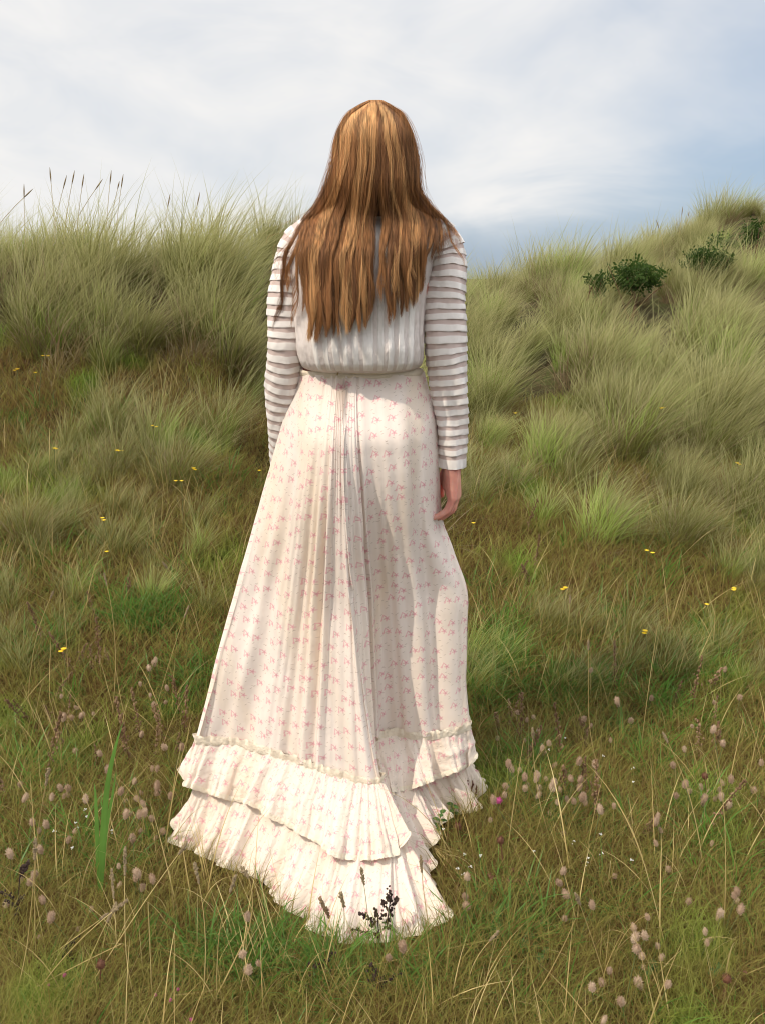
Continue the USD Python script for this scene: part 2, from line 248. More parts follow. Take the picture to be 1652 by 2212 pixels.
def printed(name, base, cream, wrinkle, amt):
    """cream cotton printed with small pink sprigs; the print lies in the cloth's own coordinates (metres)"""
    d = {'uv': ('uvmap', {'attribute': 'st'}), 'g': ('geometry', {}),
         'st': ('mapping', {'scale': (9.0, 1.3, 1.0)}), 'ns': ('noise_texture', {'scale': 1.0, 'detail': 4.0}), 'rs': ('map_range', {'from_min': 0.46, 'from_max': 0.72, 'to_max': 0.85, 'clamp': True}),
         'c0': ('mix_color', {'a': base, 'b': cream}), 
         'nz': ('noise_texture', {'scale': wrinkle, 'detail': 5.0, 'roughness': 0.62}), 'bp': ('bump', {'strength': amt, 'distance': 0.007}),
         'p': ('principled_bsdf', {'roughness': 0.9, 'specular_ior_level': 0.15, 'sheen_weight': 0.1}), 't': ('translucent_bsdf', {}), 'm': ('mix_closure', {'fac': 0.17})}
    l = [('uv.UV', 'st.vector'), ('st.vector', 'ns.vector'), ('ns.fac', 'rs.value'), ('rs.result', 'c0.fac'), ('g.position', 'nz.vector'), ('nz.fac', 'bp.height'), ('bp.normal', 'p.normal'),
         ('p.BSDF', 'm.closure1'), ('t.BSDF', 'm.closure2')]
    last = 'c0.result'
    def layer(tag_, cell, rnd, shapes, off):
        nonlocal last
        d[tag_ + 'm'] = ('mapping', {'scale': (1 / cell, 1 / (cell * 1.1), 1.0), 'location': off})
        d[tag_ + 'v'] = ('voronoi_texture', {'dimensions': '2D', 'scale': 1.0, 'randomness': rnd})
        d[tag_ + 's'] = ('vector_math', {'math_type': 'subtract'})
        l.extend([('uv.UV', tag_ + 'm.vector'), (tag_ + 'm.vector', tag_ + 'v.vector'), (tag_ + 'm.vector', tag_ + 's.vector1'), (tag_ + 'v.position', tag_ + 's.vector2')])
        for k, (cx, cy, rot, a, b, col, op, five) in enumerate(shapes):
            n = f'{tag_}{k}'
            d[n + 'e'] = ('mapping', {'mapping_type': 'texture', 'location': (cx, cy, 0), 'rotation': (0, 0, math.radians(rot)), 'scale': (a, b, 1)})
            d[n + 'l'] = ('vector_math', {'math_type': 'length'})
            d[n + 'r'] = ('map_range', {'from_min': 0.75, 'from_max': 1.1, 'to_min': op, 'to_max': 0.0, 'clamp': True})
            d[n + 'x'] = ('mix_color', {'b': col})
            l.extend([(tag_ + 's.vector', n + 'e.vector'), (n + 'e.vector', n + 'l.vector1')])
            src = n + 'l.value'
            if five:                                         # petals: the radius swings five times round
                d[n + 'q'] = ('separate_xyz', {}); d[n + 'a'] = ('math', {'math_type': 'arctan2'}); d[n + 'f'] = ('math', {'math_type': 'multiply', 'value2': 5.0})
                d[n + 'c'] = ('math', {'math_type': 'cosine'}); d[n + 'k'] = ('math', {'math_type': 'multiply_add', 'value2': 0.33, 'value3': 0.74}); d[n + 'd'] = ('math', {'math_type': 'divide'})
                l.extend([(n + 'e.vector', n + 'q.vector'), (n + 'q.x', n + 'a.value1'), (n + 'q.y', n + 'a.value2'), (n + 'a.value', n + 'f.value1'), (n + 'f.value', n + 'c.value1'),
                          (n + 'c.value', n + 'k.value1'), (src, n + 'd.value1'), (n + 'k.value', n + 'd.value2')])
                src = n + 'd.value'
            l.extend([(src, n + 'r.value'), (n + 'r.result', n + 'x.fac'), (last, n + 'x.a')]); last = n + 'x.result'
    PK, RD, GR = (0.70, 0.33, 0.37), (0.60, 0.26, 0.30), (0.40, 0.31, 0.25)
    layer('ticka', 0.0205, 0.8, [(0.0, 0.05, 62, 0.042, 0.16, GR, 0.50, False)], (0.3, 0.1, 0))
    layer('tickb', 0.0255, 0.85, [(0.0, 0.0, -70, 0.034, 0.15, GR, 0.45, False)], (0.7, 0.45, 0))
    layer('sprig', 0.0345, 0.55, [(-0.15, 0.02, 12, 0.040, 0.20, PK, 0.6, False), (-0.04, -0.09, -55, 0.036, 0.14, PK, 0.6, False), (-0.18, 0.19, 40, 0.07, 0.09, PK, 0.55, False),
                              (0.12, 0.06, 0, 0.20, 0.19, PK, 0.62, True), (0.13, 0.06, 0, 0.07, 0.07, RD, 0.5, False)], (0.1, 0.8, 0))
    l.extend([(last, 'p.base_color'), (last, 't.color')])
    return usdkit.material(stage, '/World/Looks/' + name, d, l, surface='m.closure')
M_skirt = printed('sprigged_cotton', (0.78, 0.69, 0.62), (0.77, 0.63, 0.47), 17, 0.40)
M_flounce = printed('sprigged_crepe', (0.755, 0.655, 0.565), (0.76, 0.60, 0.45), 55, 0.8)
M_skin = usdkit.material(stage, '/World/Looks/skin', {
    'g': ('geometry', {}), 'n': ('noise_texture', {'scale': 45.0, 'detail': 5.0}), 'r': ('rgb_ramp', {'ramp': [(0.3, (0.36, 0.15, 0.115)), (0.7, (0.47, 0.23, 0.175))]}),
    'n2': ('noise_texture', {'scale': 500.0, 'detail': 2.0}), 'b': ('bump', {'strength': 0.25, 'distance': 0.002}),
    'p': ('principled_bsdf', {'roughness': 0.5, 'specular_ior_level': 0.35, 'subsurface_weight': 0.3, 'subsurface_scale': 0.006})},
    [('g.position', 'n.vector'), ('n.fac', 'r.fac'), ('r.color', 'p.base_color'), ('g.position', 'n2.vector'), ('n2.fac', 'b.height'), ('b.normal', 'p.normal')], surface='p.BSDF')
def hairmat(name, root, mid, tip):
    return usdkit.material(stage, '/World/Looks/' + name, {
        'h': ('hair_info', {}), 'r': ('rgb_ramp', {'ramp': [(0, root), (0.32, root), (0.6, mid), (0.75, mid), (0.96, tip), (1, tip)]}),
        'g': ('geometry', {}), 'mp': ('mapping', {'scale': (300, 60, 6)}), 'n': ('noise_texture', {'scale': 1.0, 'detail': 3.0}), 'k': ('map_range', {'from_min': 0.3, 'from_max': 0.7, 'to_min': 0.5, 'to_max': 1.55}),
        'w': ('white_noise_texture', {'dimensions': '1D'}), 'k2': ('map_range', {'from_min': 0.0, 'from_max': 1.0, 'to_min': 0.5, 'to_max': 1.75}), 'kk': ('math', {'math_type': 'multiply'}),
        'x': ('vector_math', {'math_type': 'scale'}), 'd': ('principled_bsdf', {'roughness': 0.48, 'specular_ior_level': 0.4, 'specular_tint': (1.0, 0.8, 0.55)}), 't': ('translucent_bsdf', {}), 'm': ('mix_closure', {'fac': 0.22})},
        [('h.intercept', 'r.fac'), ('g.position', 'mp.vector'), ('mp.vector', 'n.vector'), ('n.fac', 'k.value'), ('h.index', 'w.w'), ('w.value', 'k2.value'), ('k.result', 'kk.value1'), ('k2.result', 'kk.value2'),
         ('r.color', 'x.vector1'), ('kk.value', 'x.scale'), ('x.vector', 'd.base_color'), ('x.vector', 't.color'),
         ('d.BSDF', 'm.closure1'), ('t.BSDF', 'm.closure2')], surface='m.closure')
H_AUB = hairmat('auburn_hair', (0.26, 0.125, 0.052), (0.31, 0.075, 0.018), (0.57, 0.185, 0.033))
H_DARK = hairmat('dark_auburn_hair', (0.16, 0.074, 0.034), (0.20, 0.047, 0.012), (0.46, 0.145, 0.027))
H_GOLD = hairmat('golden_hair', (0.43, 0.245, 0.108), (0.42, 0.125, 0.032), (0.66, 0.255, 0.050))
M_cap = usdkit.material(stage, '/World/Looks/hair_underlayer', {'g': ('geometry', {}), 'mp': ('mapping', {'scale': (150, 60, 8)}), 'n': ('noise_texture', {'scale': 1.0, 'detail': 4.0}),
    'r': ('rgb_ramp', {'ramp': [(0.3, (0.05, 0.025, 0.012)), (0.7, (0.14, 0.068, 0.03))]}), 'p': ('principled_bsdf', {'roughness': 0.5})},
    [('g.position', 'mp.vector'), ('mp.vector', 'n.vector'), ('n.fac', 'r.fac'), ('r.color', 'p.base_color')], surface='p.BSDF')

# ------------------------------------------------------------------ person: skirt with train
YB = 2.10                                                    # distance of the body's axis
person = thing('person', 'person with long auburn hair in white blouse and long sprigged skirt, seen from behind', 'person')
class Loop:
    """a closed smooth curve through control points; rows share the parameter so that they line up"""
    def __init__(s, pts, par): s.f = PchipInterpolator(np.concatenate([par - 1, par, par + 1]), np.vstack([pts, pts, pts]), axis=0)
    def __call__(s, u): return s.f(u)
trim_px = np.array([(425,1598),(491,1599),(574,1620),(631,1637),(675,1653),(719,1668),(767,1682),(798,1688),(822,1684),(803,1645),(806,1600),(855,1580),(908,1588),(960,1581),(1009,1567)], float)
trim_z = np.array([.25,.245,.24,.235,.23,.22,.21,.205,.21,.225,.24,.245,.245,.25,.255])
hem1_px = np.array([(391,1690),(450,1710),(528,1728),(585,1762),(634,1786),(693,1822),(741,1849),(805,1851),(868,1836),(850,1775),(833,1712),(880,1698),(930,1683),(975,1668),(1015,1651)], float)
hem1_z = np.array([.15,.14,.135,.13,.125,.115,.11,.105,.11,.12,.14,.145,.145,.15,.155])
hem2_px = np.array([(374,1806),(428,1836),(494,1872),(560,1892),(594,1932),(640,1970),(700,2016),(765,2036),(846,2027),(955,1980),(921,1925),(928,1825),(974,1757),(1010,1752),(1040,1728)], float)
hem2_z = np.array([.045,.04,.035,.03,.03,.025,.025,.03,.03,.03,.035,.04,.05,.05,.06])
front = np.array([(0.205, 2.24), (0.15, 2.35), (0.0, 2.41), (-0.16, 2.36), (-0.27, 2.23)])   # the side away from the camera
def row(px, z, zf, shrink):
    b = G(px[:, 0], px[:, 1], z); f = front.copy(); c = np.array([-0.02, 2.15]); f = c + (f - c) * shrink
    return np.vstack([b, np.column_stack([f, np.full(5, zf)])])
R_trim, R_hem1, R_hem2 = row(trim_px, trim_z, .25, .9), row(hem1_px, hem1_z + .008, .16, .97), row(hem2_px, hem2_z, .05, 1.0)
chord = np.linalg.norm(np.diff(np.vstack([R_hem1, R_hem1[:1]])[:, :2], axis=0), axis=1) + np.linalg.norm(np.diff(np.vstack([R_trim, R_trim[:1]])[:, :2], axis=0), axis=1)
PAR = np.concatenate([[0], np.cumsum(chord)[:-1]]) / chord.sum()
waist_px = np.array([642, 668, 695, 715, 728, 738, 746, 752, 757, 766, 776, 806, 845, 885, 915.0])
wl, wr_ = P(642, 801, YB), P(915, 803, YB); wc = (wl + wr_) / 2; rx = (wr_[0] - wl[0]) / 2; ry = 0.098
tt = (waist_px - 642) / (915 - 642) * 2 - 1
W = np.column_stack([wc[0] + rx * tt, YB - ry * np.sqrt(np.maximum(0, 1 - tt ** 2)), np.full(15, wc[2])])
fa = np.radians([25, 58, 90, 122, 155])
W = np.vstack([W, np.column_stack([wc[0] + rx * np.cos(fa), YB + ry * np.sin(fa), np.full(5, wc[2])])])
S = np.linspace(0, 1, 140)
gs = np.tile(S[None], (20, 1))
gs[14] = PchipInterpolator([0, .05, .127, .25, .39, .49, .637, .85, 1], [0, .10, .26, .30, .36, .60, .92, .90, 1])(S)
gs[13] = .5 * gs[14] + .5 * S
gs[8] = PchipInterpolator([0, .2, .43, .66, .89, 1], [0, -.14, -.02, .28, .72, 1])(S)
gs[7] = .7 * gs[8] + .3 * S
gs[9] = .4 * gs[8] + .6 * S
gy = np.tile(S[None], (20, 1)) ** 1.0
bulge = np.array([.1, .35, .7, .9, 1, 1, 1, 1, 1, .95, 1, 1.1, 1.1, .8, .2, -.2, -.3, -.3, -.2, -.1]) * 0.068
bumpS = sstep(0, .17, S) * (1 - sstep(.2, .62, S))
ctrl = np.empty((20, len(S), 3))
ctrl[..., 0] = W[:, None, 0] + (R_trim - W)[:, None, 0] * gs
ctrl[..., 1] = W[:, None, 1] + (R_trim - W)[:, None, 1] * gy - bulge[:, None] * bumpS
ctrl[..., 2] = W[:, None, 2] + (R_trim - W)[:, None, 2] * S
# cheeks of the hips: the left and right bulge, a shallow hollow between
NU = 900; U = np.arange(NU) / NU
surf = np.stack([Loop(ctrl[:, j], PAR)(U) for j in range(len(S))], 1)          # NU x NS x 3
def out_normal(s):
    t = np.roll(s, -1, 0) - np.roll(s, 1, 0); n = np.stack([t[..., 1], -t[..., 0], 0 * t[..., 0]], -1)
    return n / (np.linalg.norm(n, axis=-1, keepdims=True) + 1e-9)
arcs = np.concatenate([np.zeros((1, len(S))), np.cumsum(np.linalg.norm(np.diff(surf, axis=0), axis=-1), 0)], 0)
k8 = int(PAR[8] * NU); arc = arcs - arcs[k8:k8 + 1]                              # metres from the ridge
vlen = np.concatenate([np.zeros((NU, 1)), np.cumsum(np.linalg.norm(np.diff(surf, axis=1), axis=-1), 1)], 1)
du = (U - PAR[8] + .5) % 1 - .5
per = arcs[-1:].max()
fold = np.zeros_like(arc)
for f_, a_, sd in ((13, .0080, 1), (29, .0030, 2), (57, .0012, 3)):
    ph = U * f_ * 2 * np.pi + 2.9 * np.sin(2 * np.pi * U * 5 + sd) + 2.0 * np.sin(2 * np.pi * U * 11 + 2 * sd)
    amp = 0.35 + 1.3 * fbm2(U * 14, 0 * U, 1.0, 40 + sd, 2)
    wob = 1.5 * (fbm2(S * 3, U[:, None] * 3, 1.0, 50 + sd, 2) - .5)
    c = np.sin(ph[:, None] + 2.2 * wob); c = np.sign(c) * np.abs(c) ** 0.8
    fold += a_ * amp[:, None] * c * (0.18 + 0.82 * sstep(.03, .6, S))[None]
gather = np.exp(-((U - PAR[6]) / .05) ** 2)[:, None]                             # fine gathers under the tie
fold += 0.0032 * np.sin(U * 118 * 2 * np.pi + 5 * fbm2(U * 60, 0 * U, 1, 44, 2))[:, None] * gather * (sstep(0, .03, S) * (1 - sstep(.12, .5, S)))[None]
fold += (fbm2(S * 9, U[:, None] * 40, 1.0, 77, 3) - .5) * 0.006 * sstep(.05, .3, S)[None]
sk = surf + out_normal(surf) * fold[..., None]
uvs = np.stack([arc * 1.05, vlen], -1)
obj('skirt', (sk.reshape(-1, 3), grid_faces(NU, len(S))), M_skirt, person, smooth=True, uv=uvs.reshape(-1, 2))

NF = 1300; UF = np.arange(NF) / NF
def flounce(name, top, bot, ns, seed, ruff, spread, hang=0.35, label=None):
    """a gathered frill between two rows; returns its hem"""
    s = np.linspace(0, 1, ns); a, b = Loop(top, PAR)(UF), Loop(bot, PAR)(UF)
    q = a[:, None] + (b - a)[:, None] * s[None, :, None]
    belly = np.sin(np.pi * s) * spread
    n = out_normal(q); n[...] = (n[:, -1:] + n) / 2
    al = np.concatenate([[0], np.cumsum(np.linalg.norm(np.diff(b, axis=0), axis=-1))])
    nz = lambda f_, k: fbm2(al * f_, 0 * al, 1, seed + k, 3) - .5
    ph = al / 0.085 * 2 * np.pi + 16 * nz(5, 0); ph2 = al / 0.036 * 2 * np.pi + 14 * nz(9, 1); ph3 = al / 0.014 * 2 * np.pi + 10 * nz(16, 2)
    am = (0.2 + 1.7 * fbm2(al * 7, 0 * al, 1, seed + 3, 2))[:, None]; am2 = (0.1 + 1.8 * fbm2(al * 10, 0 * al, 1, seed + 4, 2))[:, None]
    drift = 3.0 * (fbm2(al[:, None] * 5, s[None] * 1.3, 1, seed + 5, 2) - .5)
    sq = lambda q_: np.sign(q_) * np.abs(q_) ** .65
    w = ruff * 1.25 * am * (0.10 + 0.90 * s[None] ** 0.9) * sq(np.sin(ph[:, None] + drift)) + ruff * 0.55 * am2 * (0.35 + .65 * s[None]) * np.sin(ph2[:, None] + 1.6 * drift)
    w += ruff * .16 * am2 * np.sin(ph3[:, None] + 2 * drift) * (1 - .75 * s[None])
    w += (fbm2(al[:, None] * 34, s[None] * 5, 1, seed + 6, 3) - .5) * 0.012 * (.35 + .65 * s[None])
    q = q + n * (w + belly[None])[..., None]
    q[..., 2] += (0.75 * w * s[None] ** 2 + 0.022 * (fbm2(al * 10, 0 * al, 1, seed + 8, 3) - .5)[:, None] * s[None])
    t = np.roll(q, -1, 0) - np.roll(q, 1, 0); t /= np.linalg.norm(t, axis=-1, keepdims=True) + 1e-9
    q += t * (0.8 * ruff * am * s[None] ** 1.3 * np.cos(ph[:, None] + drift))[..., None]
    q[..., 2] = np.maximum(q[..., 2], 0.012)
    v = np.concatenate([np.zeros((NF, 1)), np.cumsum(np.linalg.norm(np.diff(q, axis=1), axis=-1), 1)], 1)
    path = obj(name, (q.reshape(-1, 3), grid_faces(NF, ns)), M_flounce, person, smooth=True, uv=np.stack([np.tile(al[:, None] * 1.25 + seed * .37, (1, ns)), v], -1).reshape(-1, 2), label=label)
    e, dn = q[:, -1], q[:, -1] - q[:, -2]; dn /= np.linalg.norm(dn, axis=1, keepdims=True)
    sc = 0.0045 + 0.0022 * np.abs(np.sin(al / 0.011 * np.pi)) ** 0.6                # scalloped lace along the hem
    no = n[:, -1] * 0.0012
    L = np.stack([e - dn * .006 + no * 1.5, e + no * 3.0, e + dn * sc[:, None] + no], 1)
    obj('lace_edging', (L.reshape(-1, 3), grid_faces(NF, 3)), M_lace, path, smooth=True)
    return q
c2 = np.array([-0.02, 2.14]); top2 = R_trim * .35 + row(hem1_px, hem1_z, .15, .98) * .65; top2[:, :2] = c2 + (top2[:, :2] - c2) * 0.93
flounce('flounce', top2, R_hem2, 42, 11, 0.0098, -0.006, label='lower flounce trailing on the grass')
top1 = R_trim.copy(); top1[:, :2] = c2 + (top1[:, :2] - c2) * 1.008
flounce('flounce', top1, R_hem1, 34, 21, 0.0088, 0.004, label='upper flounce under the ruffled heading')
# gathered heading above the upper flounce
tr = Loop(R_trim, PAR)(UF); nrm = out_normal(tr[:, None])[:, 0]
al = np.concatenate([[0], np.cumsum(np.linalg.norm(np.diff(tr, axis=0), axis=-1))])
hd = []
for k, (dz, o, a_) in enumerate(((-.012, .006, .3), (-.007, .009, .5), (-.001, .008, .3), (.006, .010, .9), (.012, .008, 1.5))):
    wv = np.sin(al / .024 * 2 * np.pi + 30 * (fbm2(al * 12, 0 * al, 1, 91, 3) - .5)) * .0022 * a_ + (fbm2(al * 55, 0 * al + k * .5, 1, 93, 3) - .5) * .016 * a_
    p_ = tr + nrm * (o + wv)[:, None]; p_[:, 2] += dz + (fbm2(al * 30, 0 * al + k * .3, 1, 95, 3) - .5) * .016; hd.append(p_)
hd = np.stack(hd, 1)
obj('ruffled_heading', (hd.reshape(-1, 3), grid_faces(NF, 5)), M_lace, person, smooth=True)
# waist tie
a = np.linspace(0, 2 * np.pi, 121)[:-1]
def oval(z, fx, fy, w=0): return np.column_stack([wc[0] + rx * fx * np.cos(a), YB + ry * fy * np.sin(a), np.full(120, z) + w])
wb = [oval(wc[2] + dz, f, f * 1.03, .002 * np.sin(7 * a + k)) for k, (dz, f) in enumerate(((-.006, .97), (-.004, .985), (.000, .992), (.005, .988), (.008, .96)))]
M_tie = cloth('cream_tape', (0.72, 0.62, 0.48), 0, 0.1, wrinkle=200)
tie = obj('waist_tie', (np.stack(wb, 1).reshape(-1, 3), grid_faces(120, 5)), M_tie, person, smooth=True)
for k in range(2):
    x_ = np.linspace(735 + 4 * k, 880 - 12 * k, 40); pp = P(x_, 791 - 2 * k + 5 * np.sin((x_ - 735) / (45 + 12 * k)), YB)
    tx = np.clip((pp[:, 0] - wc[0]) / rx, -.99, .99); pp[:, 1] = YB - ry * 1.07 * np.sqrt(1 - tx ** 2) - .003
    obj('cord', tube_mesh(pp, .0026, 6), M_tie, tie, smooth=True)
x_ = np.array([(735, 783), (737, 790), (733, 800)], float); pp = P(x_[:, 0], x_[:, 1], YB); pp[:, 1] = YB - ry * 1.10
obj('hook', tube_mesh(pp, .0017, 5), plain('brass', (0.25, 0.17, 0.05), 0.35, 0.1, 50, 0.8), tie, smooth=True)

# ------------------------------------------------------------------ person: blouse
bl = np.array([(797, 668, 892, .100, -.002), (789, 656, 904, .118, -.010), (772, 648, 911, .130, -.016), (745, 642, 914, .136, -.016), (700, 637, 915, .132, -.010), (640, 633, 919, .128, -.008), (585, 629, 930, .122, -.006),
               (550, 625, 942, .114, -.004), (525, 626, 958, .103, 0), (508, 636, 962, .092, .004), (492, 657, 948, .080, .006), (478, 684, 926, .070, .006), (466, 708, 904, .062, .004), (455, 728, 886, .058, .002),
               (440, 738, 876, .055, 0), (418, 744, 870, .053, 0)], float)
bz = P(778, bl[:, 0], YB)[:, 2]; bl_l = P(bl[:, 1], bl[:, 0], YB)[:, 0]; bl_r = P(bl[:, 2], bl[:, 0], YB)[:, 0]
o_ = np.argsort(bz); zz = np.linspace(bz.min(), bz.max(), 150)
B_l, B_r, B_y, B_o = (PchipInterpolator(bz[o_], v[o_]) for v in (bl_l, bl_r, bl[:, 3], bl[:, 4]))
def back_y(x, z, off=0.0):                                    # the blouse's back surface
    z = np.clip(z, bz.min(), bz.max()); l, r = B_l(z), B_r(z); t = np.clip(np.abs((x - (l + r) / 2) / ((r - l) / 2 + off * .5)), 0, .985)
    return YB + B_o(z) - (B_y(z) + off) * (1 - t ** 2.5) ** (1 / 2.1)
NB = 620; ab = np.arange(NB) / NB * 2 * np.pi
ca, sa = np.cos(ab), np.sin(ab)
cx_, hw = (B_l(zz) + B_r(zz)) / 2, (B_r(zz) - B_l(zz)) / 2
bx = cx_[None] + hw[None] * (np.sign(ca) * np.abs(ca) ** .8)[:, None]
by = YB + B_o(zz)[None] + B_y(zz)[None] * (np.sign(sa) * np.abs(sa) ** .92)[:, None]
b_ = np.stack([bx, by, np.broadcast_to(zz[None], bx.shape)], -1); bn = out_normal(b_)
sz = ((zz - zz.min()) / (zz.max() - zz.min()))[None]
wr = (fbm2(ab[:, None] * 7, sz * 2.2, 1, 61, 3) - .5) * .016 * (1 - sstep(.45, .8, sz)) + .0022 * np.sin(ab[:, None] * 26 + 3 * fbm2(ab[:, None] * 3, sz * 4, 1, 62, 2)) * (1 - sstep(.05, .32, sz)) + (fbm2(ab[:, None] * 14, sz * 12, 1, 63, 3) - .5) * .007
fade = sstep(0, .03, sz)
b_ = b_ + bn * (wr * fade)[..., None]
blouse = obj('blouse', (b_.reshape(-1, 3), grid_faces(NB, len(zz))), M_blouse, person, smooth=True)
jm = int(np.argmin(np.abs(zz - P(778, 700, YB)[2]))); back = np.where(sa < 0)[0]
for px0, wpx, ptop in ((678, 11, 560), (700, 11, 520), (722, 11, 486), (744, 11, 486), (766, 11, 486), (794, 22, 486), (822, 11, 486), (844, 11, 486), (866, 11, 500), (888, 11, 530)):   # pressed pleats down the back
    xa, xb = P(px0 - wpx / 2, 700, YB - .12)[0], P(px0 + wpx / 2, 700, YB - .12)[0]; i = back[(b_[back, jm, 0] > xa) & (b_[back, jm, 0] < xb)]
    i = np.arange(i.min() - 1, i.max() + 2); j1 = int(np.argmin(np.abs(zz - P(778, ptop, YB)[2]))); off = np.full(len(i), .0018); off[0] = off[-1] = .0002
    strip = b_[i, 3:j1] + bn[i, 3:j1] * off[:, None, None]
    obj('pleat', (strip.reshape(-1, 3), grid_faces(len(i), j1 - 3, False)), M_tuck, blouse, smooth=30)
cz = np.linspace(0, 1, 12); cl = []                            # standing collar, creased
for k in cz:
    zc = P(807, 478 - 62 * k, YB)[2]; rr = np.array([B_r(zc) - B_l(zc)]) / 2 + .004
    w = .0022 * np.sin(9 * ab + 20 * k) + (fbm2(ab * 4, 0 * ab + k * 7, 1, 66, 3) - .5) * .008
    cl.append(np.column_stack([(B_l(zc) + B_r(zc)) / 2 + (rr + w) * np.cos(ab), YB + B_o(zc) + (B_y(zc) + .006 + w) * np.sin(ab), zc + 0 * ab]))
obj('collar', (np.stack(cl, 1).reshape(-1, 3), grid_faces(NB, 12)), M_tuck, blouse, smooth=True)

def sleeve(pts, wrist_frill):
    """pts: px, py, depth, radius in px along the arm"""
    pts = np.array(pts, float); ctr = P(pts[:, 0], pts[:, 1], pts[:, 2]); rad = pts[:, 3] / FPX * np.linalg.norm(ctr - EYE, axis=1)
    ln = np.concatenate([[0], np.cumsum(np.linalg.norm(np.diff(ctr, axis=0), axis=1))]); fc, fr = PchipInterpolator(ln, ctr), PchipInterpolator(ln, rad)
    LEN = ln[-1]; NA = 96; an = np.arange(NA) / NA * 2 * np.pi
    def ring(s, dr, w=0):
        c = fc(s); tg = fc(min(s + .004, LEN)) - fc(max(s - .004, 0)); tg /= np.linalg.norm(tg)
        e1 = np.cross(tg, [0, 1, 0]); e1 /= np.linalg.norm(e1); e2 = np.cross(tg, e1)
        r = (fr(s) + dr + w)[:, None] if np.ndim(w) else fr(s) + dr
        return c + r * (np.cos(an)[:, None] * e1 + np.sin(an)[:, None] * e2)
    ss = np.linspace(0, LEN, 120)
    crease = lambda s: .0022 * np.sin(3 * an + s * 30) + (fbm2(np.cos(an) * 1.7, np.sin(an) * 1.7 + s * 14, 1, 71, 3) - .5) * .010
    base = np.stack([ring(s, 0, crease(s)) for s in ss], 1)
    sl = obj('sleeve', (base.reshape(-1, 3), grid_faces(NA, 120)), M_sheer, person, smooth=True)
    n = int(round(LEN / .0228)); st = LEN / n
    for k in range(n):
        s0 = k * st + .001; last = k == n - 1; h = st * (.95 if last else .58); r_ = RNG(500 + k)
        ph = r_.uniform(0, 6, 3)
        L = []
        for t in np.linspace(0, 1, 6):
            sv = min(s0 + h * t, LEN); w = crease(sv) + t * (.0007 * np.sin(5 * an + ph[0]) + .0006 * np.sin(11 * an + ph[1]) + (fbm2(np.cos(an) * 2.2 + k, np.sin(an) * 2.2, 1, 73, 2) - .5) * .003) * (2.6 if k < 3 else .8)
            g = ring(sv, .0011 + .0010 * t, w); g[:, 2] += (fbm2(np.cos(an) * 1.5 + 3 * k, np.sin(an) * 1.5, 1, 74, 2) - .5) * .006; L.append(g)
        g = ring(min(s0 + h * .97, LEN), .0010, crease(min(s0 + h * .97, LEN))); L.append(g)      # turned under
        obj('tuck' if not last else 'cuff', (np.stack(L, 1).reshape(-1, 3), grid_faces(NA, 7)), M_tuck, sl, smooth=50)
    return fc, fr, LEN
ARM_R = [(918, 496, 2.10, 30), (946, 510, 2.10, 34), (961, 540, 2.10, 37), (966, 590, 2.09, 39), (960, 660, 2.08, 43), (960, 740, 2.07, 44.5), (966, 800, 2.07, 41), (972, 860, 2.07, 36.5), (975, 930, 2.07, 31), (976, 1009, 2.07, 27.5)]
ARM_L = [(674, 502, 2.10, 28), (650, 516, 2.10, 32), (634, 545, 2.10, 34), (625, 590, 2.09, 35), (618, 660, 2.08, 36), (617, 740, 2.08, 39), (615, 800, 2.09, 39), (613, 860, 2.11, 36), (613, 930, 2.14, 33), (616, 1009, 2.18, 28)]
sleeve(ARM_R, True); sleeve(ARM_L, False)

# ------------------------------------------------------------------ person: body, one continuous surface
parts = []
def ball(p, r, sc=None):
    m = m3.Manifold.sphere(1.0, 28).scale((r, r, r) if sc is None else tuple(sc)); return m.translate(tuple(map(float, p)))
def bone(p, q, r0, r1): parts.append(m3.Manifold.batch_hull([ball(p, r0), ball(q, r1)]))
def chain(ps, rs):
    for k in range(len(ps) - 1): bone(ps[k], ps[k + 1], rs[k], rs[k + 1])
HX = P(807, 330, YB)[0]; ZT = P(812, 214, YB)[2] - .012
hc = np.array([HX, YB + .012, ZT - .112])
parts.append(m3.Manifold.batch_hull([ball(hc + (0, -.004, .022), 1, (.073, .093, .088)), ball(hc + (0, .050, -.035), 1, (.056, .048, .060)), ball(hc + (0, .062, -.088), 1, (.026, .026, .020))]))
parts.append(m3.Manifold.batch_hull([ball(hc + (0, .105, -.018), .009), ball(hc + (0, .112, -.032), .012), ball(hc + (0, .088, .012), .008)]))   # nose
for s_ in (-1, 1):
    parts.append(ball(hc + (s_ * .016, .098, -.034), .008))
    parts.append(m3.Manifold.batch_hull([ball(hc + (s_ * .014, .095, -.060), .006), ball(hc + (0, .101, -.060), .0075)]))           # lips
    parts.append(m3.Manifold.batch_hull([ball(hc + (s_ * .012, .092, .020), .008), ball(hc + (s_ * .045, .080, .020), .008)]))       # brow
    parts.append(m3.Manifold.batch_hull([ball(hc + (s_ * .076, .012, .012), 1, (.006, .017, .014)), ball(hc + (s_ * .074, .014, -.022), 1, (.006, .010, .012))]))   # ear
nk = np.array([wc[0] + .02, YB + .012, P(807, 470, YB)[2]])
bone(hc + (0, -.005, -.075), nk, .052, .054)
sh = [P(665, 530, YB + .01), P(920, 527, YB + .01)]
zc_ = lambda py: P(778, py, YB)[2]
parts.append(m3.Manifold.batch_hull([ball(nk + (0, 0, -.02), .042), ball(sh[0], .032), ball(sh[1], .032), ball((wc[0] - .08, YB, zc_(620)), .075), ball((wc[0] + .08, YB, zc_(620)), .075)]))
parts.append(m3.Manifold.batch_hull([ball((wc[0] - .08, YB, zc_(620)), .078), ball((wc[0] + .08, YB, zc_(620)), .078), ball((wc[0] - .05, YB, zc_(770)), .075), ball((wc[0] + .05, YB, zc_(770)), .075)]))
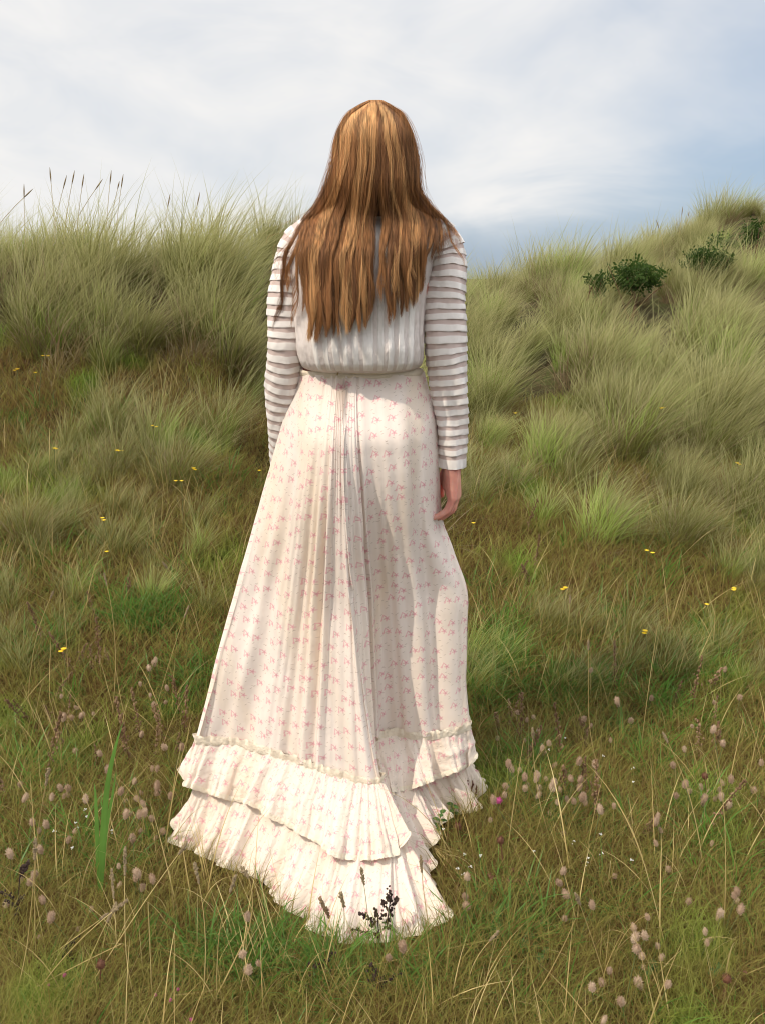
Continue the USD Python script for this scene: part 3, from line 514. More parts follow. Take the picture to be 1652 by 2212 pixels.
parts.append(m3.Manifold.batch_hull([ball((wc[0] - .05, YB, zc_(770)), .075), ball((wc[0] + .05, YB, zc_(770)), .075), ball((wc[0] - .075, YB, .90), .09), ball((wc[0] + .075, YB, .90), .09)]))
for s_ in (-1, 1):
    chain([(wc[0] + s_ * .075, YB, .88), (wc[0] + s_ * .075, YB + .02, .48), (wc[0] + s_ * .07, YB + .0, .09)], [.085, .052, .036])
    parts.append(m3.Manifold.batch_hull([ball((wc[0] + s_ * .07, YB - .03, .035), .03), ball((wc[0] + s_ * .075, YB + .12, .025), .03), ball((wc[0] + s_ * .078, YB + .16, .022), .018)]))
def arm(A, k_r):
    A = np.array(A, float); c = P(A[:, 0], A[:, 1], A[:, 2]); r = np.array(k_r); chain(list(c), list(r)); return c
cr = arm(ARM_R, [.020, .026, .030, .034, .036, .033, .033, .031, .026, .0215]); cl_ = arm(ARM_L, [.018, .024, .027, .031, .033, .033, .033, .031, .026, .0215])
def hand(wr, mir, pxo):
    """wr: wrist point; pixel path relative to the right hand's"""
    def q(px, py, dy): 
        p = P(px, py, 2.07 + dy); p = p - cr[-1]; p[0] *= mir; return wr + p
    kn = [q(985 - 3 * k, 1071 + 3.0 * (k == 3) + 2 * k - 2, .030 - .0205 * k) for k in range(4)]          # index .. little knuckles (index is farthest)
    palm = [ball(q(974, 1005, .012), .020), ball(q(976, 1008, -.010), .019)] + [ball(k_, r_) for k_, r_ in zip(kn, (.0115, .0118, .0112, .0100))] + [ball(q(962, 1035, .028), .0135)]
    parts.append(m3.Manifold.batch_hull(palm))
    for k in range(4):
        L = (.92, 1.0, .95, .80)[k]; dy = .030 - .0205 * k; dd = (.010, .004, -.002, -.004)[k]; c = (0, .0, .04, .10)[k]
        b = np.array([985 - 3 * k, 1071 + 2 * k - 2 + 3 * (k == 3)])
        m1 = b + L * np.array([-8 - 60 * c, 31]); m2 = m1 + L * np.array([-20 - 20 * c, 15]); m3_ = m2 + L * np.array([-20, 5 + 12 * c])
        chain([kn[k], q(*m1, dy + dd), q(*m2, dy + 2.2 * dd), q(*m3_, dy + 3 * dd)], np.array([.0100, .0088, .0078, .0066]) * (1, 1.02, .97, .88)[k])
    chain([q(965, 1018, .022), q(955, 1035, .045), q(950, 1052, .056), q(952, 1068, .060)], [.0150, .0115, .0098, .0080])
hand(cr[-1], 1, 0); hand(cl_[-1], -1, 0)
body = m3.Manifold.batch_boolean(parts, m3.OpType.Add).refine_to_length(0.007)
bm = body.to_mesh(); bt = trimesh.Trimesh(bm.vert_properties[:, :3], bm.tri_verts, process=True)
trimesh.smoothing.filter_taubin(bt, lamb=0.5, nu=0.53, iterations=14)
obj('body', bt, M_skin, person, smooth=True)
for s_ in (-1, 1):
    e = trimesh.creation.icosphere(3, .0115); e.apply_translation(hc + np.array([s_ * .031, .088, .000])); obj('eye', e, plain(f'eye_white_{"left" if s_ < 0 else "right"}', (.7, .68, .64), .2, .05), person, smooth=True)

# ------------------------------------------------------------------ person: hair
hcap = trimesh.creation.icosphere(5, 1.0); v = hcap.vertices.copy()
hr = np.array([.088, .110, .100]); hcen = hc + np.array([0, -.010, .021])
dn_ = np.clip(-v[:, 2], 0, 1)
face = (v[:, 1] > .25) & (v[:, 2] < .55)
v2 = v * hr; v2[:, 2] -= dn_ * .075 * (v[:, 1] < .4); v2[:, 0] *= 1 + .10 * dn_ - .12 * np.clip(v[:, 2], 0, 1) ** 2
v2[:, :2] *= (1 + .03 * (fbm2(np.arctan2(v[:, 0], -v[:, 1]) * 5, v[:, 2], 1, 81, 2) - .5))[:, None]
v2[face, 1] = np.minimum(v2[face, 1], .25 * hr[1])
hair = obj('hair', (hcen + v2, hcap.faces), M_cap, person, smooth=True)
def head_y(x, z):
    dz = np.clip((z - hcen[2]) / .110, 0, .999); wx = np.interp(z, [hcen[2] - .13, hcen[2] - .03, hcen[2]], [.112, .106, .100]); m = np.sqrt(1 - dz ** 2)
    t = np.clip(np.abs(x - hcen[0]) / (wx * m + .004), 0, .985); return hcen[1] - (.118 * m + .003) * np.sqrt(1 - t ** 2) - .002
rows_y = np.array([214, 226, 250, 300, 350, 400, 440, 480, 520, 560])
LOCKS = [  # x at 300, 400, 480, 560, end x, end y, half width, tone
    (735, 704, 652, 616, 602, 700, 5, 1), (738, 708, 660, 628, 606, 640, 5, 0), (742, 712, 668, 640, 645, 690, 4, 0), (744, 716, 676, 650, 652, 668, 5, 0), (746, 720, 684, 662, 670, 716, 12, 0), (750, 726, 693, 674, 678, 722, 13, 2),
    (756, 733, 702, 686, 690, 722, 13, 0), (761, 738, 712, 697, 700, 712, 13, 1), (767, 744, 720, 706, 708, 702, 12, 0), (774, 752, 727, 716, 722, 712, 10, 1), (780, 760, 753, 730, 730, 710, 10, 0), (786, 768, 760, 740, 738, 706, 12, 2),
    (792, 776, 768, 752, 752, 690, 12, 0), (798, 784, 775, 764, 766, 700, 12, 1), (804, 792, 781, 776, 780, 700, 12, 0), (811, 800, 787, 786, 794, 692, 11, 2), (817, 806, 794, 797, 806, 694, 9, 0), (822, 812, 800, 806, 800, 660, 7, 1),
    (827, 822, 832, 820, 812, 640, 6, 0), (832, 830, 838, 828, 838, 668, 7, 0), (837, 838, 846, 838, 848, 690, 7, 1), (843, 846, 854, 850, 852, 676, 9, 0), (849, 855, 865, 861, 866, 668, 11, 1), (856, 864, 878, 874, 880, 655, 13, 0),
    (862, 873, 890, 888, 886, 648, 12, 1), (868, 881, 902, 899, 897, 640, 12, 2), (872, 887, 912, 908, 906, 618, 11, 0), (877, 893, 922, 914, 908, 590, 9, 0), (881, 897, 934, 930, 922, 560, 6, 0), (884, 901, 940, 944, 938, 552, 6, 1), (886, 904, 950, 958, 956, 545, 5, 0), (888, 905, 962, 975, 982, 512, 5, 0), (888, 906, 966, 984, 996, 560, 2, 0)]
TOPS = [(744, 722, 700, 680, 684, 690, 6, 2), (752, 730, 706, 690, 690, 640, 5, 2), (779, 772, 764, 745, 742, 650, 6, 2), (783, 776, 768, 752, 748, 700, 5, 2), (790, 782, 772, 760, 764, 640, 5, 2), (806, 800, 786, 780, 776, 680, 4, 2),
        (848, 868, 884, 880, 888, 600, 5, 2), (856, 874, 890, 884, 882, 650, 5, 2), (838, 848, 866, 862, 866, 640, 4, 2), (828, 832, 850, 848, 850, 640, 7, 1), (868, 886, 916, 906, 900, 560, 6, 1),
        (768, 752, 730, 716, 716, 690, 6, 0), (842, 846, 848, 852, 862, 640, 5, 2)]
def lock_strands(spec, n, seed, lift=0.0):
    x3, x4, x48, x56, xe, ye, w, tone = spec; g = RNG(seed)
    a0 = (x3 - 812) / 78.0
    kx = [812 + 4 * a0, 812 + 27 * a0, 812 + 58 * a0, x3, 812 + (x3 - 812) * .55 + (x4 - 806) * .47, x4, x4 + (x48 - x4) * .42, x48, x48 + (x56 - x48) * .5, x56]
    ky = list(rows_y)
    if ye > 585: kx += [x56 + (xe - x56) * .6, xe]; ky += [560 + (ye - 560) * .6, ye]
    else:
        m = [k for k in range(len(ky)) if ky[k] < ye - 25]; kx, ky = [kx[k] for k in m] + [xe], [ky[k] for k in m] + [ye]
    fx = PchipInterpolator(ky, kx); K = 40
    end = ye + 20 - g.beta(1.7, 2.6, n) * g.uniform(70, 130); top = 215 + np.abs(g.normal(0, 2.0, n)); s = np.linspace(0, 1, K)
    py = top[:, None] + (end - top)[:, None] * s
    px = fx(np.minimum(py, ye + 0)); px = 806 + (px - 806) * (1 - .04 * (1 - sstep(420, 500, py))); off = (g.uniform(-.95, .95, n) * np.where(g.random(n) < .10, 2.2, 1.0) + g.normal(0, .15, n))[:, None]
    wid = w * np.interp(py, [214, 240, 300, 420, 560, 640], [.35, .8, 1.1, 1.0, .62, .50]) * (1 - .6 * sstep(.72, 1.0, s)) * (1 + .35 * np.sin(py / 55 + g.uniform(0, 6)) * sstep(440, 520, py))
    f1, f2 = g.uniform(0, 6.3, 2); amp = sstep(380, 620, py)
    px = px + off * wid + amp * (2.9 * np.sin(py / 31 + f1) + 1.5 * np.sin(py / 15 + f2)) + (g.normal(0, 1.6, n)[:, None] * np.sin(py / g.uniform(14, 60, n)[:, None] + g.uniform(0, 6, n)[:, None])) * (.3 + .9 * amp)
    curl = g.uniform(-1, 1) * 15; px += curl * sstep(.88, 1.0, s) ** 2 + 0
    tmp = P(px, py, YB - .1); yb = back_y(tmp[..., 0], tmp[..., 2], .012) - .010; yh = head_y(tmp[..., 0], tmp[..., 2])
    k = sstep(375, 540, py); y = yh * (1 - k) + yb * k
    y = y - lift * sstep(215, 330, py) - np.abs(g.normal(0, .004, n))[:, None] * sstep(240, 420, py) - .004 * (1 - off ** 2).clip(-1, 1) * sstep(300, 420, py) + .004 * np.sin(py / 28 + f2) * amp
    tmp = P(px, py, y)
    return tmp
for sd, (specs, nn, lf) in enumerate(((LOCKS, 520, 0.0), (TOPS, 300, .004))):
    for k, sp in enumerate(specs):
        n = max(14, int(nn * 1.35 * (sp[6] / 12) ** 1.5)); pts = lock_strands(sp, n, 1000 * sd + k, lf + .002 * (k % 3))
        wd = np.full(pts.shape[:2], .00044) * np.linspace(1, .45, pts.shape[1])[None]
        curves('hair_lock', pts, wd, (H_AUB, H_DARK, H_GOLD)[sp[7]], hair)
g = RNG(77); fly = []
for k in range(150):                                            # loose hairs round the outline
    sd = g.choice([-1, 1]); base = list(LOCKS[0] if sd < 0 else LOCKS[-3]); j = g.uniform(-1, 1)
    q = lock_strands((base[0] + sd * g.uniform(-6, 4), base[1] + sd * g.uniform(-12, 7), base[2] + sd * g.uniform(-25, 8), base[3] + g.uniform(-15, 15), base[4] + g.uniform(-18, 18), g.uniform(480, 650) if sd < 0 else 540, 6, 0), 1, 5000 + k, -.01)[0]
    q = q + np.array([sd, 0, 0]) * (np.sin(np.linspace(0, np.pi * g.uniform(.6, 2.2), 40)) * g.uniform(0, .014))[:, None] + np.array([0, 0, 1]) * (np.sin(np.linspace(0, 1, 40) ** .5 * np.pi) * g.uniform(-.001, .005))[:, None]
    fly.append(q)
curves('loose_strands', np.array(fly), np.full((150, 40), .00034), H_AUB, hair)
# ------------------------------------------------------------------ grass
def blade_tuft(n, R, lo, hi, hw, th0, th1, wind, seed, K=6, thick=1.0):
    g = RNG(seed); r = R * np.sqrt(g.random(n)); az0 = g.uniform(0, 2 * np.pi, n)
    base = np.column_stack([r * np.cos(az0), r * np.sin(az0), np.full(n, -.01)])
    az = az0 + g.normal(0, 1.3, n); L = g.uniform(lo, hi, n) * (1 - .35 * r / max(R, 1e-6))
    t = np.linspace(0, 1, K); a0 = np.abs(g.normal(0, th0, n)) + .25 * r / max(R, 1e-6) * th0 * 2; a1 = g.uniform(*th1, n)
    ang = a0[:, None] + a1[:, None] * t ** 1.6
    hx, hz = np.sin(ang), np.cos(ang); d = 1 / (K - 1)
    H = np.concatenate([np.zeros((n, 1)), np.cumsum((hx[:, 1:] + hx[:, :-1]) / 2, 1)], 1) * d; Z = np.concatenate([np.zeros((n, 1)), np.cumsum((hz[:, 1:] + hz[:, :-1]) / 2, 1)], 1) * d
    p = np.stack([np.cos(az)[:, None] * H, np.sin(az)[:, None] * H, Z], -1) * L[:, None, None]
    wv = np.asarray(wind, float) * g.uniform(.5, 1.3, n)[:, None]
    p += wv[:, None, :] * (t ** 2)[None, :, None] * L[:, None, None]
    p[..., 2] -= (np.linalg.norm(wv[:, :2], axis=1) ** 2 * .45)[:, None] * (t ** 2)[None] * L[:, None]
    sa = g.uniform(0, 2 * np.pi, n); side = np.column_stack([np.cos(sa), np.sin(sa), np.zeros(n)])
    return ribbon(base[:, None] + p, hw * g.uniform(.7, 1.25, n), side)
def dup_free(rng, n, fx, fy): return np.column_stack([fx(rng, n), fy(rng, n)])
hem_poly = np.array([Loop(R_hem2, PAR)(u)[:2] for u in np.linspace(0, 1, 160, endpoint=False)])
def inside(x, y, shrink=1.0):
    c = hem_poly.mean(0); q = c + (hem_poly - c) * shrink; x1, y1 = q[:, 0], q[:, 1]; x2, y2 = np.roll(x1, -1), np.roll(y1, -1)
    r = np.zeros(len(x), bool)
    for a1, b1, a2, b2 in zip(x1, y1, x2, y2):
        k = (b1 > y) != (b2 > y); r ^= k & (x < (a2 - a1) * (y - b1) / (b2 - b1 + 1e-12) + a1)
    return r
def field(rng, n, y0, y1, edge=.15, power=1.0):
    y = y0 + (y1 - y0) * rng.random(n) ** power; hwid = y * .445 + edge
    return (rng.random(n) * 2 - 1) * hwid, y
def lay(name, protos, mats, x, y, rng, s0, s1, label, yaw=np.pi, sink=0.0, sz=None):
    n = len(x); s = rng.uniform(s0, s1, n) if sz is None else sz * rng.uniform(s0, s1, n)
    scatter(name, protos, mats, np.column_stack([x, y, height(x, y) - sink]), rng.uniform(-yaw, yaw, n), np.stack([s, s, s * rng.uniform(.85, 1.15, n)], 1), rng.integers(0, len(protos), n), label)
# short turf: every blade stands where it grows
def turf(name, n, y0, y1, edge, power, lo, hi, hw, th0, th1, K, mat, label, keep=None, seed=1):
    g = RNG(seed); x, y = field(g, n, y0, y1, edge, power); j = .035 * np.sqrt(g.random(n)); a = g.uniform(0, 6.283, n)
    cx, cy = np.round(x / .06) * .06, np.round(y / .06) * .06; cl = fbm2(cx * 1.7, cy * 1.7, 9.0, 19, 2) > .5                     # blades gather in small tufts
    x = np.where(cl, x * .45 + cx * .55, x) + j * np.cos(a); y = np.where(cl, y * .45 + cy * .55, y) + j * np.sin(a)
    k = ~inside(x, y, .97)
    if keep is not None: k &= keep(x, y, g)
    x, y = x[k], y[k]; n = len(x); hm = .55 + .9 * fbm2(x, y, 3.1, 15, 3); L = (lo + (hi - lo) * g.random(n) ** 1.6) * hm
    near = inside(x, y, 1.10); L = np.where(near, L * .55, L)
    az = g.uniform(0, 6.283, n); t = np.linspace(0, 1, K); ang = np.abs(g.normal(0, th0, n))[:, None] + g.uniform(*th1, n)[:, None] * t ** 1.5; d = 1 / (K - 1)
    cum = lambda q: np.concatenate([np.zeros((n, 1)), np.cumsum((q[:, 1:] + q[:, :-1]) / 2, 1)], 1) * d * L[:, None]
    H, Z = cum(np.sin(ang)), cum(np.cos(ang)); q = np.stack([x[:, None] + np.cos(az)[:, None] * H + .08 * L[:, None] * t ** 2, y[:, None] + np.sin(az)[:, None] * H, height(x, y)[:, None] - .006 + Z], -1)
    sa = g.uniform(0, 6.283, n); mesh = ribbon(q, hw * g.uniform(.65, 1.35, n) * np.clip(y / 1.9, .8, 1.6), np.column_stack([np.cos(sa), np.sin(sa), 0 * sa]))
    tag(stage.GetPrimAtPath(obj(name, mesh, mat)), label, 'grass', None, 'stuff')
turf('turf_grass', 420000, 1.12, 4.9, .2, 1.2, .028, .165, .0010, .55, (.3, 1.8), 4, M_turf, 'short mixed green and brown grass carpeting the ground around the skirt', None, 1)
turf('brown_thatch', 70000, 1.12, 7.5, .4, 1.1, .02, .075, .0011, 1.0, (.2, .9), 3, M_thatch, 'brown dead thatch and moss low between the grass blades', lambda x, y, g: fbm2(x, y, 2.1, 12) > .50, 2)
g = RNG(3)
# lush green tufts
lu = [blade_tuft(34, .045, .09, .20, .0024, .45, (.4, 1.5), (.06, 0, 0), 160 + k, 6) for k in range(5)]
pos = []
for px, py, sx, sy, n in ((300,1345,95,30,60), (1095,1420,40,70,60), (1210,1500,60,50,40), (1040,1500,30,90,40), (80,1400,60,30,16), (1190,1760,60,60,26), (1130,1660,60,40,30), (90,1690,70,50,26), (500,2090,110,45,26), (690,2130,90,40,22), (1100,2050,70,60,20), (1500,1800,150,120,30), (900,2130,80,40,16),
                          (1560,1480,80,80,24), (1380,1560,120,80,34), (420,1480,60,60,22), (240,1880,120,80,18), (1430,1430,150,60,24), (150,1240,120,60,14)):
    for _ in range(n):
        p = T(px + g.normal(0, sx * .6), py + g.normal(0, sy * .6))
        if p is not None and p[1] < 7: pos.append(p)
x, y = field(g, 420, 1.3, 4.4, .1); pos = np.vstack([np.array(pos), np.column_stack([x, y, 0 * x])]); k = ~inside(pos[:, 0], pos[:, 1], 1.03); pos = pos[k]
lay('lush_grass', lu, [M_lush] * 5, pos[:, 0], pos[:, 1], g, .55, 1.15, 'brighter green grass growing in lusher patches of the turf')
# thin straw stems
sp = [blade_tuft(7, .06, .12, .36, .0011, .35, (.1, 1.0), (.12, 0, 0), 180 + k, 9) for k in range(8)]
x, y = field(g, 620, 1.2, 4.6, .1); k = (~inside(x, y, 1.1)) & (fbm2(x, y, 1.7, 22) > .42); x, y = x[k], y[k]
lay('straw_stems', sp, [M_straw] * 8, x, y, g, .6, 1.25, 'thin straw coloured dry stems rising over the turf')
# marram grass on the dunes
WIND = (.30, .03, 0); WINDS = [(.10, .02, 0), (.30, .03, 0), (.50, -.02, 0), (.24, .06, 0)]
mp = [blade_tuft(120, .07, .36, .84, .0024, .26, (.02, 1.05), WINDS[k % 4], 200 + k, 8) for k in range(8)]
md = [blade_tuft(80, .10, .30, .66, .0023, .50, (.3, 1.5), WIND, 220 + k, 7) for k in range(4)]
gx, gy_ = np.meshgrid(np.arange(-6.2, 6.2, .40), np.arange(2.8, 11.4, .40), indexing='ij'); cx0 = gx.ravel() + g.uniform(-.19, .19, gx.size); cy0 = gy_.ravel() + g.uniform(-.19, .19, gx.size)
k = np.abs(cx0) < cy0 * .46 + .7; cx0, cy0 = cx0[k], cy0[k]; u = cx0 / cy0; left = u < -.13
start = np.where(left, 3.5 - .2 * np.sin(cx0 * 2), 3.0 + .35 * sstep(.1, .25, u) * np.sin(cx0 * 3) + .3 * fbm2(cx0, cy0, 1.3, 31))
keep = sstep(-.1, .5, cy0 - start) * (.50 + .5 * sstep(.40, .54, fbm2(cx0, cy0, 1.3, 33, 3))); keep = np.where(left & (cy0 > 4.6), np.maximum(keep, .85), keep)
k = (g.random(len(cx0)) < keep) & ~(left & (cy0 > 6.5)); cx0, cy0, left = cx0[k], cy0[k], left[k]
hc0 = np.where(left, .54 + .37 * sstep(4.3, 5.2, cy0), .60 + .20 * sstep(3.4, 5.0, cy0)) * np.where(left & (cy0 > 4.8), g.uniform(.85, 1.15, len(cx0)), g.uniform(.62, 1.18, len(cx0))); hc0 = np.where((~left) & (cy0 > 5.8), hc0 * .88, hc0)
m = g.integers(6, 13, len(cx0)) + 4 * (left & (cy0 > 4.6)); own = np.repeat(np.arange(len(cx0)), m); sg = g.uniform(.06, .12, len(cx0))
xx, yy = cx0[own] + g.normal(0, 1, len(own)) * sg[own], cy0[own] + g.normal(0, 1, len(own)) * sg[own]; hs = hc0[own] * g.uniform(.7, 1.1, len(own))
lay('marram_grass', mp + md[:1], [M_marram] * 8 + [M_marram_dry], xx, yy, g, .8, 1.15, 'grey green marram grass covering the dunes and leaning in the wind', yaw=.6, sz=hs)
k = g.random(len(xx)) < .38
tx, ty = field(g, 420, 2.6, 4.4, .3); k2 = (~inside(tx, ty, 1.15)) & (fbm2(tx, ty, 1.4, 37) > .44); lay('young_marram_grass', mp, [M_marram] * 8, tx[k2], ty[k2], g, .20, .38, 'sparse low marram shoots where the dunes run out into the meadow', yaw=.7)
lay('dry_marram_grass', md, [M_marram_dry] * 4, xx[k] + g.normal(0, .1, k.sum()), yy[k] + g.normal(0, .1, k.sum()), g, .7, 1.1, 'brown dead marram blades in the shaded hollows between the tussocks', yaw=.8, sz=hs[k] * .9)

# ------------------------------------------------------------------ tussocks that stand out
big = [blade_tuft(330, .13, .45, .95, .0019, .34, (.1, 1.2), WIND, 300 + k, 9) for k in range(3)]; bigd = [blade_tuft(110, .12, .35, .7, .0018, .45, (.3, 1.4), WIND, 310 + k, 8) for k in range(3)]
first = {}
def tussock(px, py, s, label, var):
    p = T(px, py)
    if p is None: return
    if var not in first:
        t = thing('marram_tussock', label, 'grass tussock', p, (0, 0, 0), s, 'marram tussocks standing out on the dunes'); first[var] = t
        obj('green_blades', big[var], M_marram, t); obj('dry_blades', bigd[var], M_marram_dry, t)
    else: dup(first[var], p, (0, 0, RNG(int(px)).uniform(-30, 30)), s, label)
for k, (px, py, s, lb) in enumerate([
    (1350, 1000, .92, 'tall feathery marram tussock on the right dune, straight below the largest dark bush'), (1180, 1020, .62, 'yellowish low marram tussock just right of the hand'),
    (1530, 1010, .70, 'marram tussock right of the tallest tussock on the right dune'), (1060, 880, .75, 'marram tussock leaning at the right sleeve'), (1290, 1180, .55, 'short straw tipped tussock at the foot of the right dune'),
    (1470, 1190, .55, 'short tussock at the dune foot below the tussock with dry blades'), (1600, 1120, .6, 'tussock at the right edge of the photo at the dune foot'), (240, 960, .62, 'arching tussock on the left slope left of the low sleeve'),
    (390, 1060, .55, 'windswept low tussock beside the skirt on the left slope'), (480, 960, .6, 'green upright tussock against the left sleeve'), (300, 770, .75, 'green fan shaped tussock in the dark hollow of the left dune'),
    (100, 770, .8, 'tussock arching over the dark hollow at the left edge'), (470, 720, .85, 'bright green tussock on the left dune beside the upper sleeve'), (70, 1180, .5, 'tussock at the left edge low on the slope')]):
    tussock(px, py, s, lb, k % 3)

# ------------------------------------------------------------------ small plants
def Th(px, py, h):                        # the point seen at a pixel that stands h above the ground
    d = ray(px, py); t = np.linspace(0.8, 14, 2600); p = EYE + d * t[:, None]; k = int(np.argmax(p[:, 2] < height(p[:, 0], p[:, 1]) + h))
    return p[k]
def octa(c, r, g):
    m = trimesh.creation.icosphere(0); v = m.vertices * r * g.uniform(.7, 1.3, (len(m.vertices), 1)) * np.array([1, 1, g.uniform(.9, 1.5)]); return v + c, m.faces
def fluffy(seed, rx_, rz_, n=240, spike=.34):
    g = RNG(seed); core = trimesh.creation.icosphere(2); cv = core.vertices * (rx_ * .78, rx_ * .78, rz_ * .85)
    d = g.normal(0, 1, (n, 3)); d /= np.linalg.norm(d, axis=1, keepdims=True); b = d * (rx_ * .7, rx_ * .7, rz_ * .8); tip = d * (rx_ * (1 + spike * .5), rx_ * (1 + spike * .5), rz_ * (1 + spike * .3)) + g.normal(0, rx_ * .12, (n, 3)) + [0, 0, rz_ * .12]
    s = np.cross(d, g.normal(0, 1, (n, 3))); s /= np.linalg.norm(s, axis=1, keepdims=True); w = rx_ * .11
    v = np.stack([b - s * w, b + s * w, tip], 1).reshape(-1, 3); return join([(cv, core.faces), (v, np.arange(3 * n).reshape(-1, 3))])
def stalk(h, lean, seed, r=.0009, K=7):
    g = RNG(seed); t = np.linspace(0, 1, K); a = g.uniform(0, 6.28); p = np.column_stack([np.cos(a) * lean * h * t ** 1.7, np.sin(a) * lean * h * t ** 1.7, h * t - .02 * (1 - t)]); return p, r
ORD = ['first', 'second', 'third', 'fourth', 'fifth', 'sixth', 'seventh', 'eighth', 'ninth', 'tenth', 'eleventh', 'twelfth', 'thirteenth', 'fourteenth', 'fifteenth', 'sixteenth', 'seventeenth', 'eighteenth', 'nineteenth', 'twentieth']
def place_row(kind, what, where, group, found):
    """found: (point, rotation, scale); counted from the left as seen"""
    found.sort(key=lambda q: q[0][0] / q[0][1]); n = len(found)
    for k, (p, r, s_) in enumerate(found):
        at = 'leftmost' if k == 0 else 'rightmost' if k == n - 1 else ORD[k] + ' from left' if k <= (n - 1) / 2 else ORD[n - 1 - k] + ' from right'
        kind.put(p, r, s_, f'{what}, {at}, {where}' if n > 1 else f'{what} {where}', group)
class Kind:
    """several variants of one small plant, each defined once and then copied"""
    def __init__(s, name, cat, build, nvar): s.name, s.cat, s.build, s.nvar, s.first, s.k = name, cat, build, nvar, {}, 0
    def put(s, p, rot, sc, label, group):
        v = s.k % s.nvar; s.k += 1
        if v not in s.first:
            t = thing(s.name, label, s.cat, p, rot, sc, group); s.first[v] = t; s.build(t, v)
        else: dup(s.first[v], p, rot, sc, label, group)
HS = [.10, .13, .08, .15, .11]
def build_clover(t, v):
    p, r = stalk(HS[v], .25, 400 + v); obj('stem', tube_mesh(p, r, 4), M_stem, t)
    R = rotx(.3 * (v - 2) * .5) @ roty(.25 * ((v * 7) % 5 - 2) * .5); obj('seed_head', moved(fluffy(410 + v, .0072, (.0105, .012, .009, .011, .0125)[v]), p[-1] + [0, 0, .006], 1, R), M_fluff, t)
CL = Kind('hare_foot_clover', 'clover', build_clover, 5)
g = RNG(9)
for px, py, sx, sy, n, where in ((170,1530,45,50,8,'in the brown patch above the reed'), (350,1470,50,40,8,'left of the skirt below the lush green clump'), (330,1690,45,45,15,'between reed and upper flounce'), (290,1760,50,45,12,'just left of the lowest flounce'),
        (90,1745,70,70,13,'left of the tall green reed blade'), (60,1880,45,50,7,'near the left edge below the reed blade'), (300,1900,70,60,7,'in the shade below the left hem'), (180,1990,80,50,5,'in the straw at the lower left'), (545,2010,20,20,2,'before the left part of the train'),
        (590,2095,25,15,2,'below the middle of the train'), (1130,1690,60,50,18,'right of the raised hem'), (1230,1720,70,50,20,'right of the magenta clover flower'), (1170,1570,70,50,10,'right of the frilled heading'),
        (1330,1540,80,60,8,'in the open turf right of the skirt'), (1530,1700,80,45,18,'in the dense patch at the right'), (1590,1560,50,80,8,'along the right edge of the turf'), (1440,1800,90,50,9,'right of the train in open turf'),
        (1540,1960,70,60,10,'low at the right edge'), (1390,2030,60,50,8,'in the lower right turf'), (1330,2140,80,40,9,'at the bottom edge on the right'), (1230,1960,60,50,5,'right of the round green leaves'), (1010,1950,25,30,3,'right of the tip of the train'), (870,2050,25,12,2,'right of the dark plant below the train')):
    found = []
    for _ in range(n):
        h = .10; p = Th(px + g.normal(0, sx * .65), py + g.normal(0, sy * .65), h); p[2] = height(p[0], p[1])
        if inside(p[:1], p[1:2], 1.02)[0]: continue
        found.append((p, (g.normal(0, 9), g.normal(0, 9), g.uniform(0, 360)), g.uniform(.6, 1.12)))
    place_row(CL, 'fuzzy beige clover head', where, 'clover heads ' + where, found)
def build_brown(t, v):
    g = RNG(430 + v); h = (.17, .22, .13, .26)[v]; p, r = stalk(h, .15, 440 + v, .0012); obj('stem', tube_mesh(p, r, 4), M_russet, t); B = []
    for k in range(46):
        s = g.uniform(.42, 1.0); c = np.array([np.interp(s, np.linspace(0, 1, 7), p[:, i]) for i in range(3)]) + g.normal(0, .007 * (1.3 - s), 3); B.append(octa(c, g.uniform(.0018, .0042), g))
    obj('seed_cluster', join(B), M_brown, t)
BR = Kind('brown_seed_stalk', 'seed stalk', build_brown, 4)
for px, py, sx, sy, n, where in ((100,1560,60,70,14,'at the left edge above the reed'), (190,1440,50,50,8,'below the lush green clump on the left'), (360,1560,40,60,12,'in the brown patch left of the skirt'), (290,1640,60,60,10,'between reed blade and skirt'), (60,1700,40,40,4,'left of the reed blade'),
        (1110,1560,40,90,10,'in the shadow right of the skirt'), (1230,1620,90,70,12,'right of the upper flounce'), (1440,1470,70,60,8,'in the turf at the middle right'), (1300,1760,110,60,10,'among the clover right of the train'), (1120,1250,70,60,8,'at the dune foot beside the hand'), (1560,1640,60,60,6,'along the right edge'), (200,1330,120,60,8,'left of the lush green clump')):
    found = []
    for _ in range(int(n * .55)):
        p = T(px + g.normal(0, sx * .65), py + g.normal(0, sy * .65) + 50)
        if p is None or inside(p[:1], p[1:2], 1.06)[0]: continue
        found.append((p, (g.normal(0, 12), g.normal(0, 12), g.uniform(0, 360)), g.uniform(.6, 1.05)))
    place_row(BR, 'dry brown seed stalk', where, 'brown seed stalks ' + where, found)
def build_daisy(t, v):
    h = (.16, .11, .22)[v]; p, r = stalk(h, .15, 460 + v, .0011); obj('stem', tube_mesh(p, r, 4), M_stem, t); F = []
    for f in range((3, 1, 2)[v]):
        g = RNG(470 + v * 5 + f); c = p[-1] + g.normal(0, .009, 3) * (f > 0) + [0, 0, .002]
        for k in range(11):
            a = k * 2 * np.pi / 11; d = np.array([np.cos(a), np.sin(a), .25]); s = np.array([-np.sin(a), np.cos(a), 0]) * .0018
            F.append((np.array([c, c + d * .006 - s, c + d * .0095, c + d * .006 + s]), np.array([[0, 1, 2], [0, 2, 3]])))
        b = trimesh.creation.icosphere(1, .0032); F.append((b.vertices * (1, 1, .6) + c, b.faces))
    obj('flower_head', join(F), M_yellow, t)
DA = Kind('yellow_flower', 'flower', build_daisy, 3)
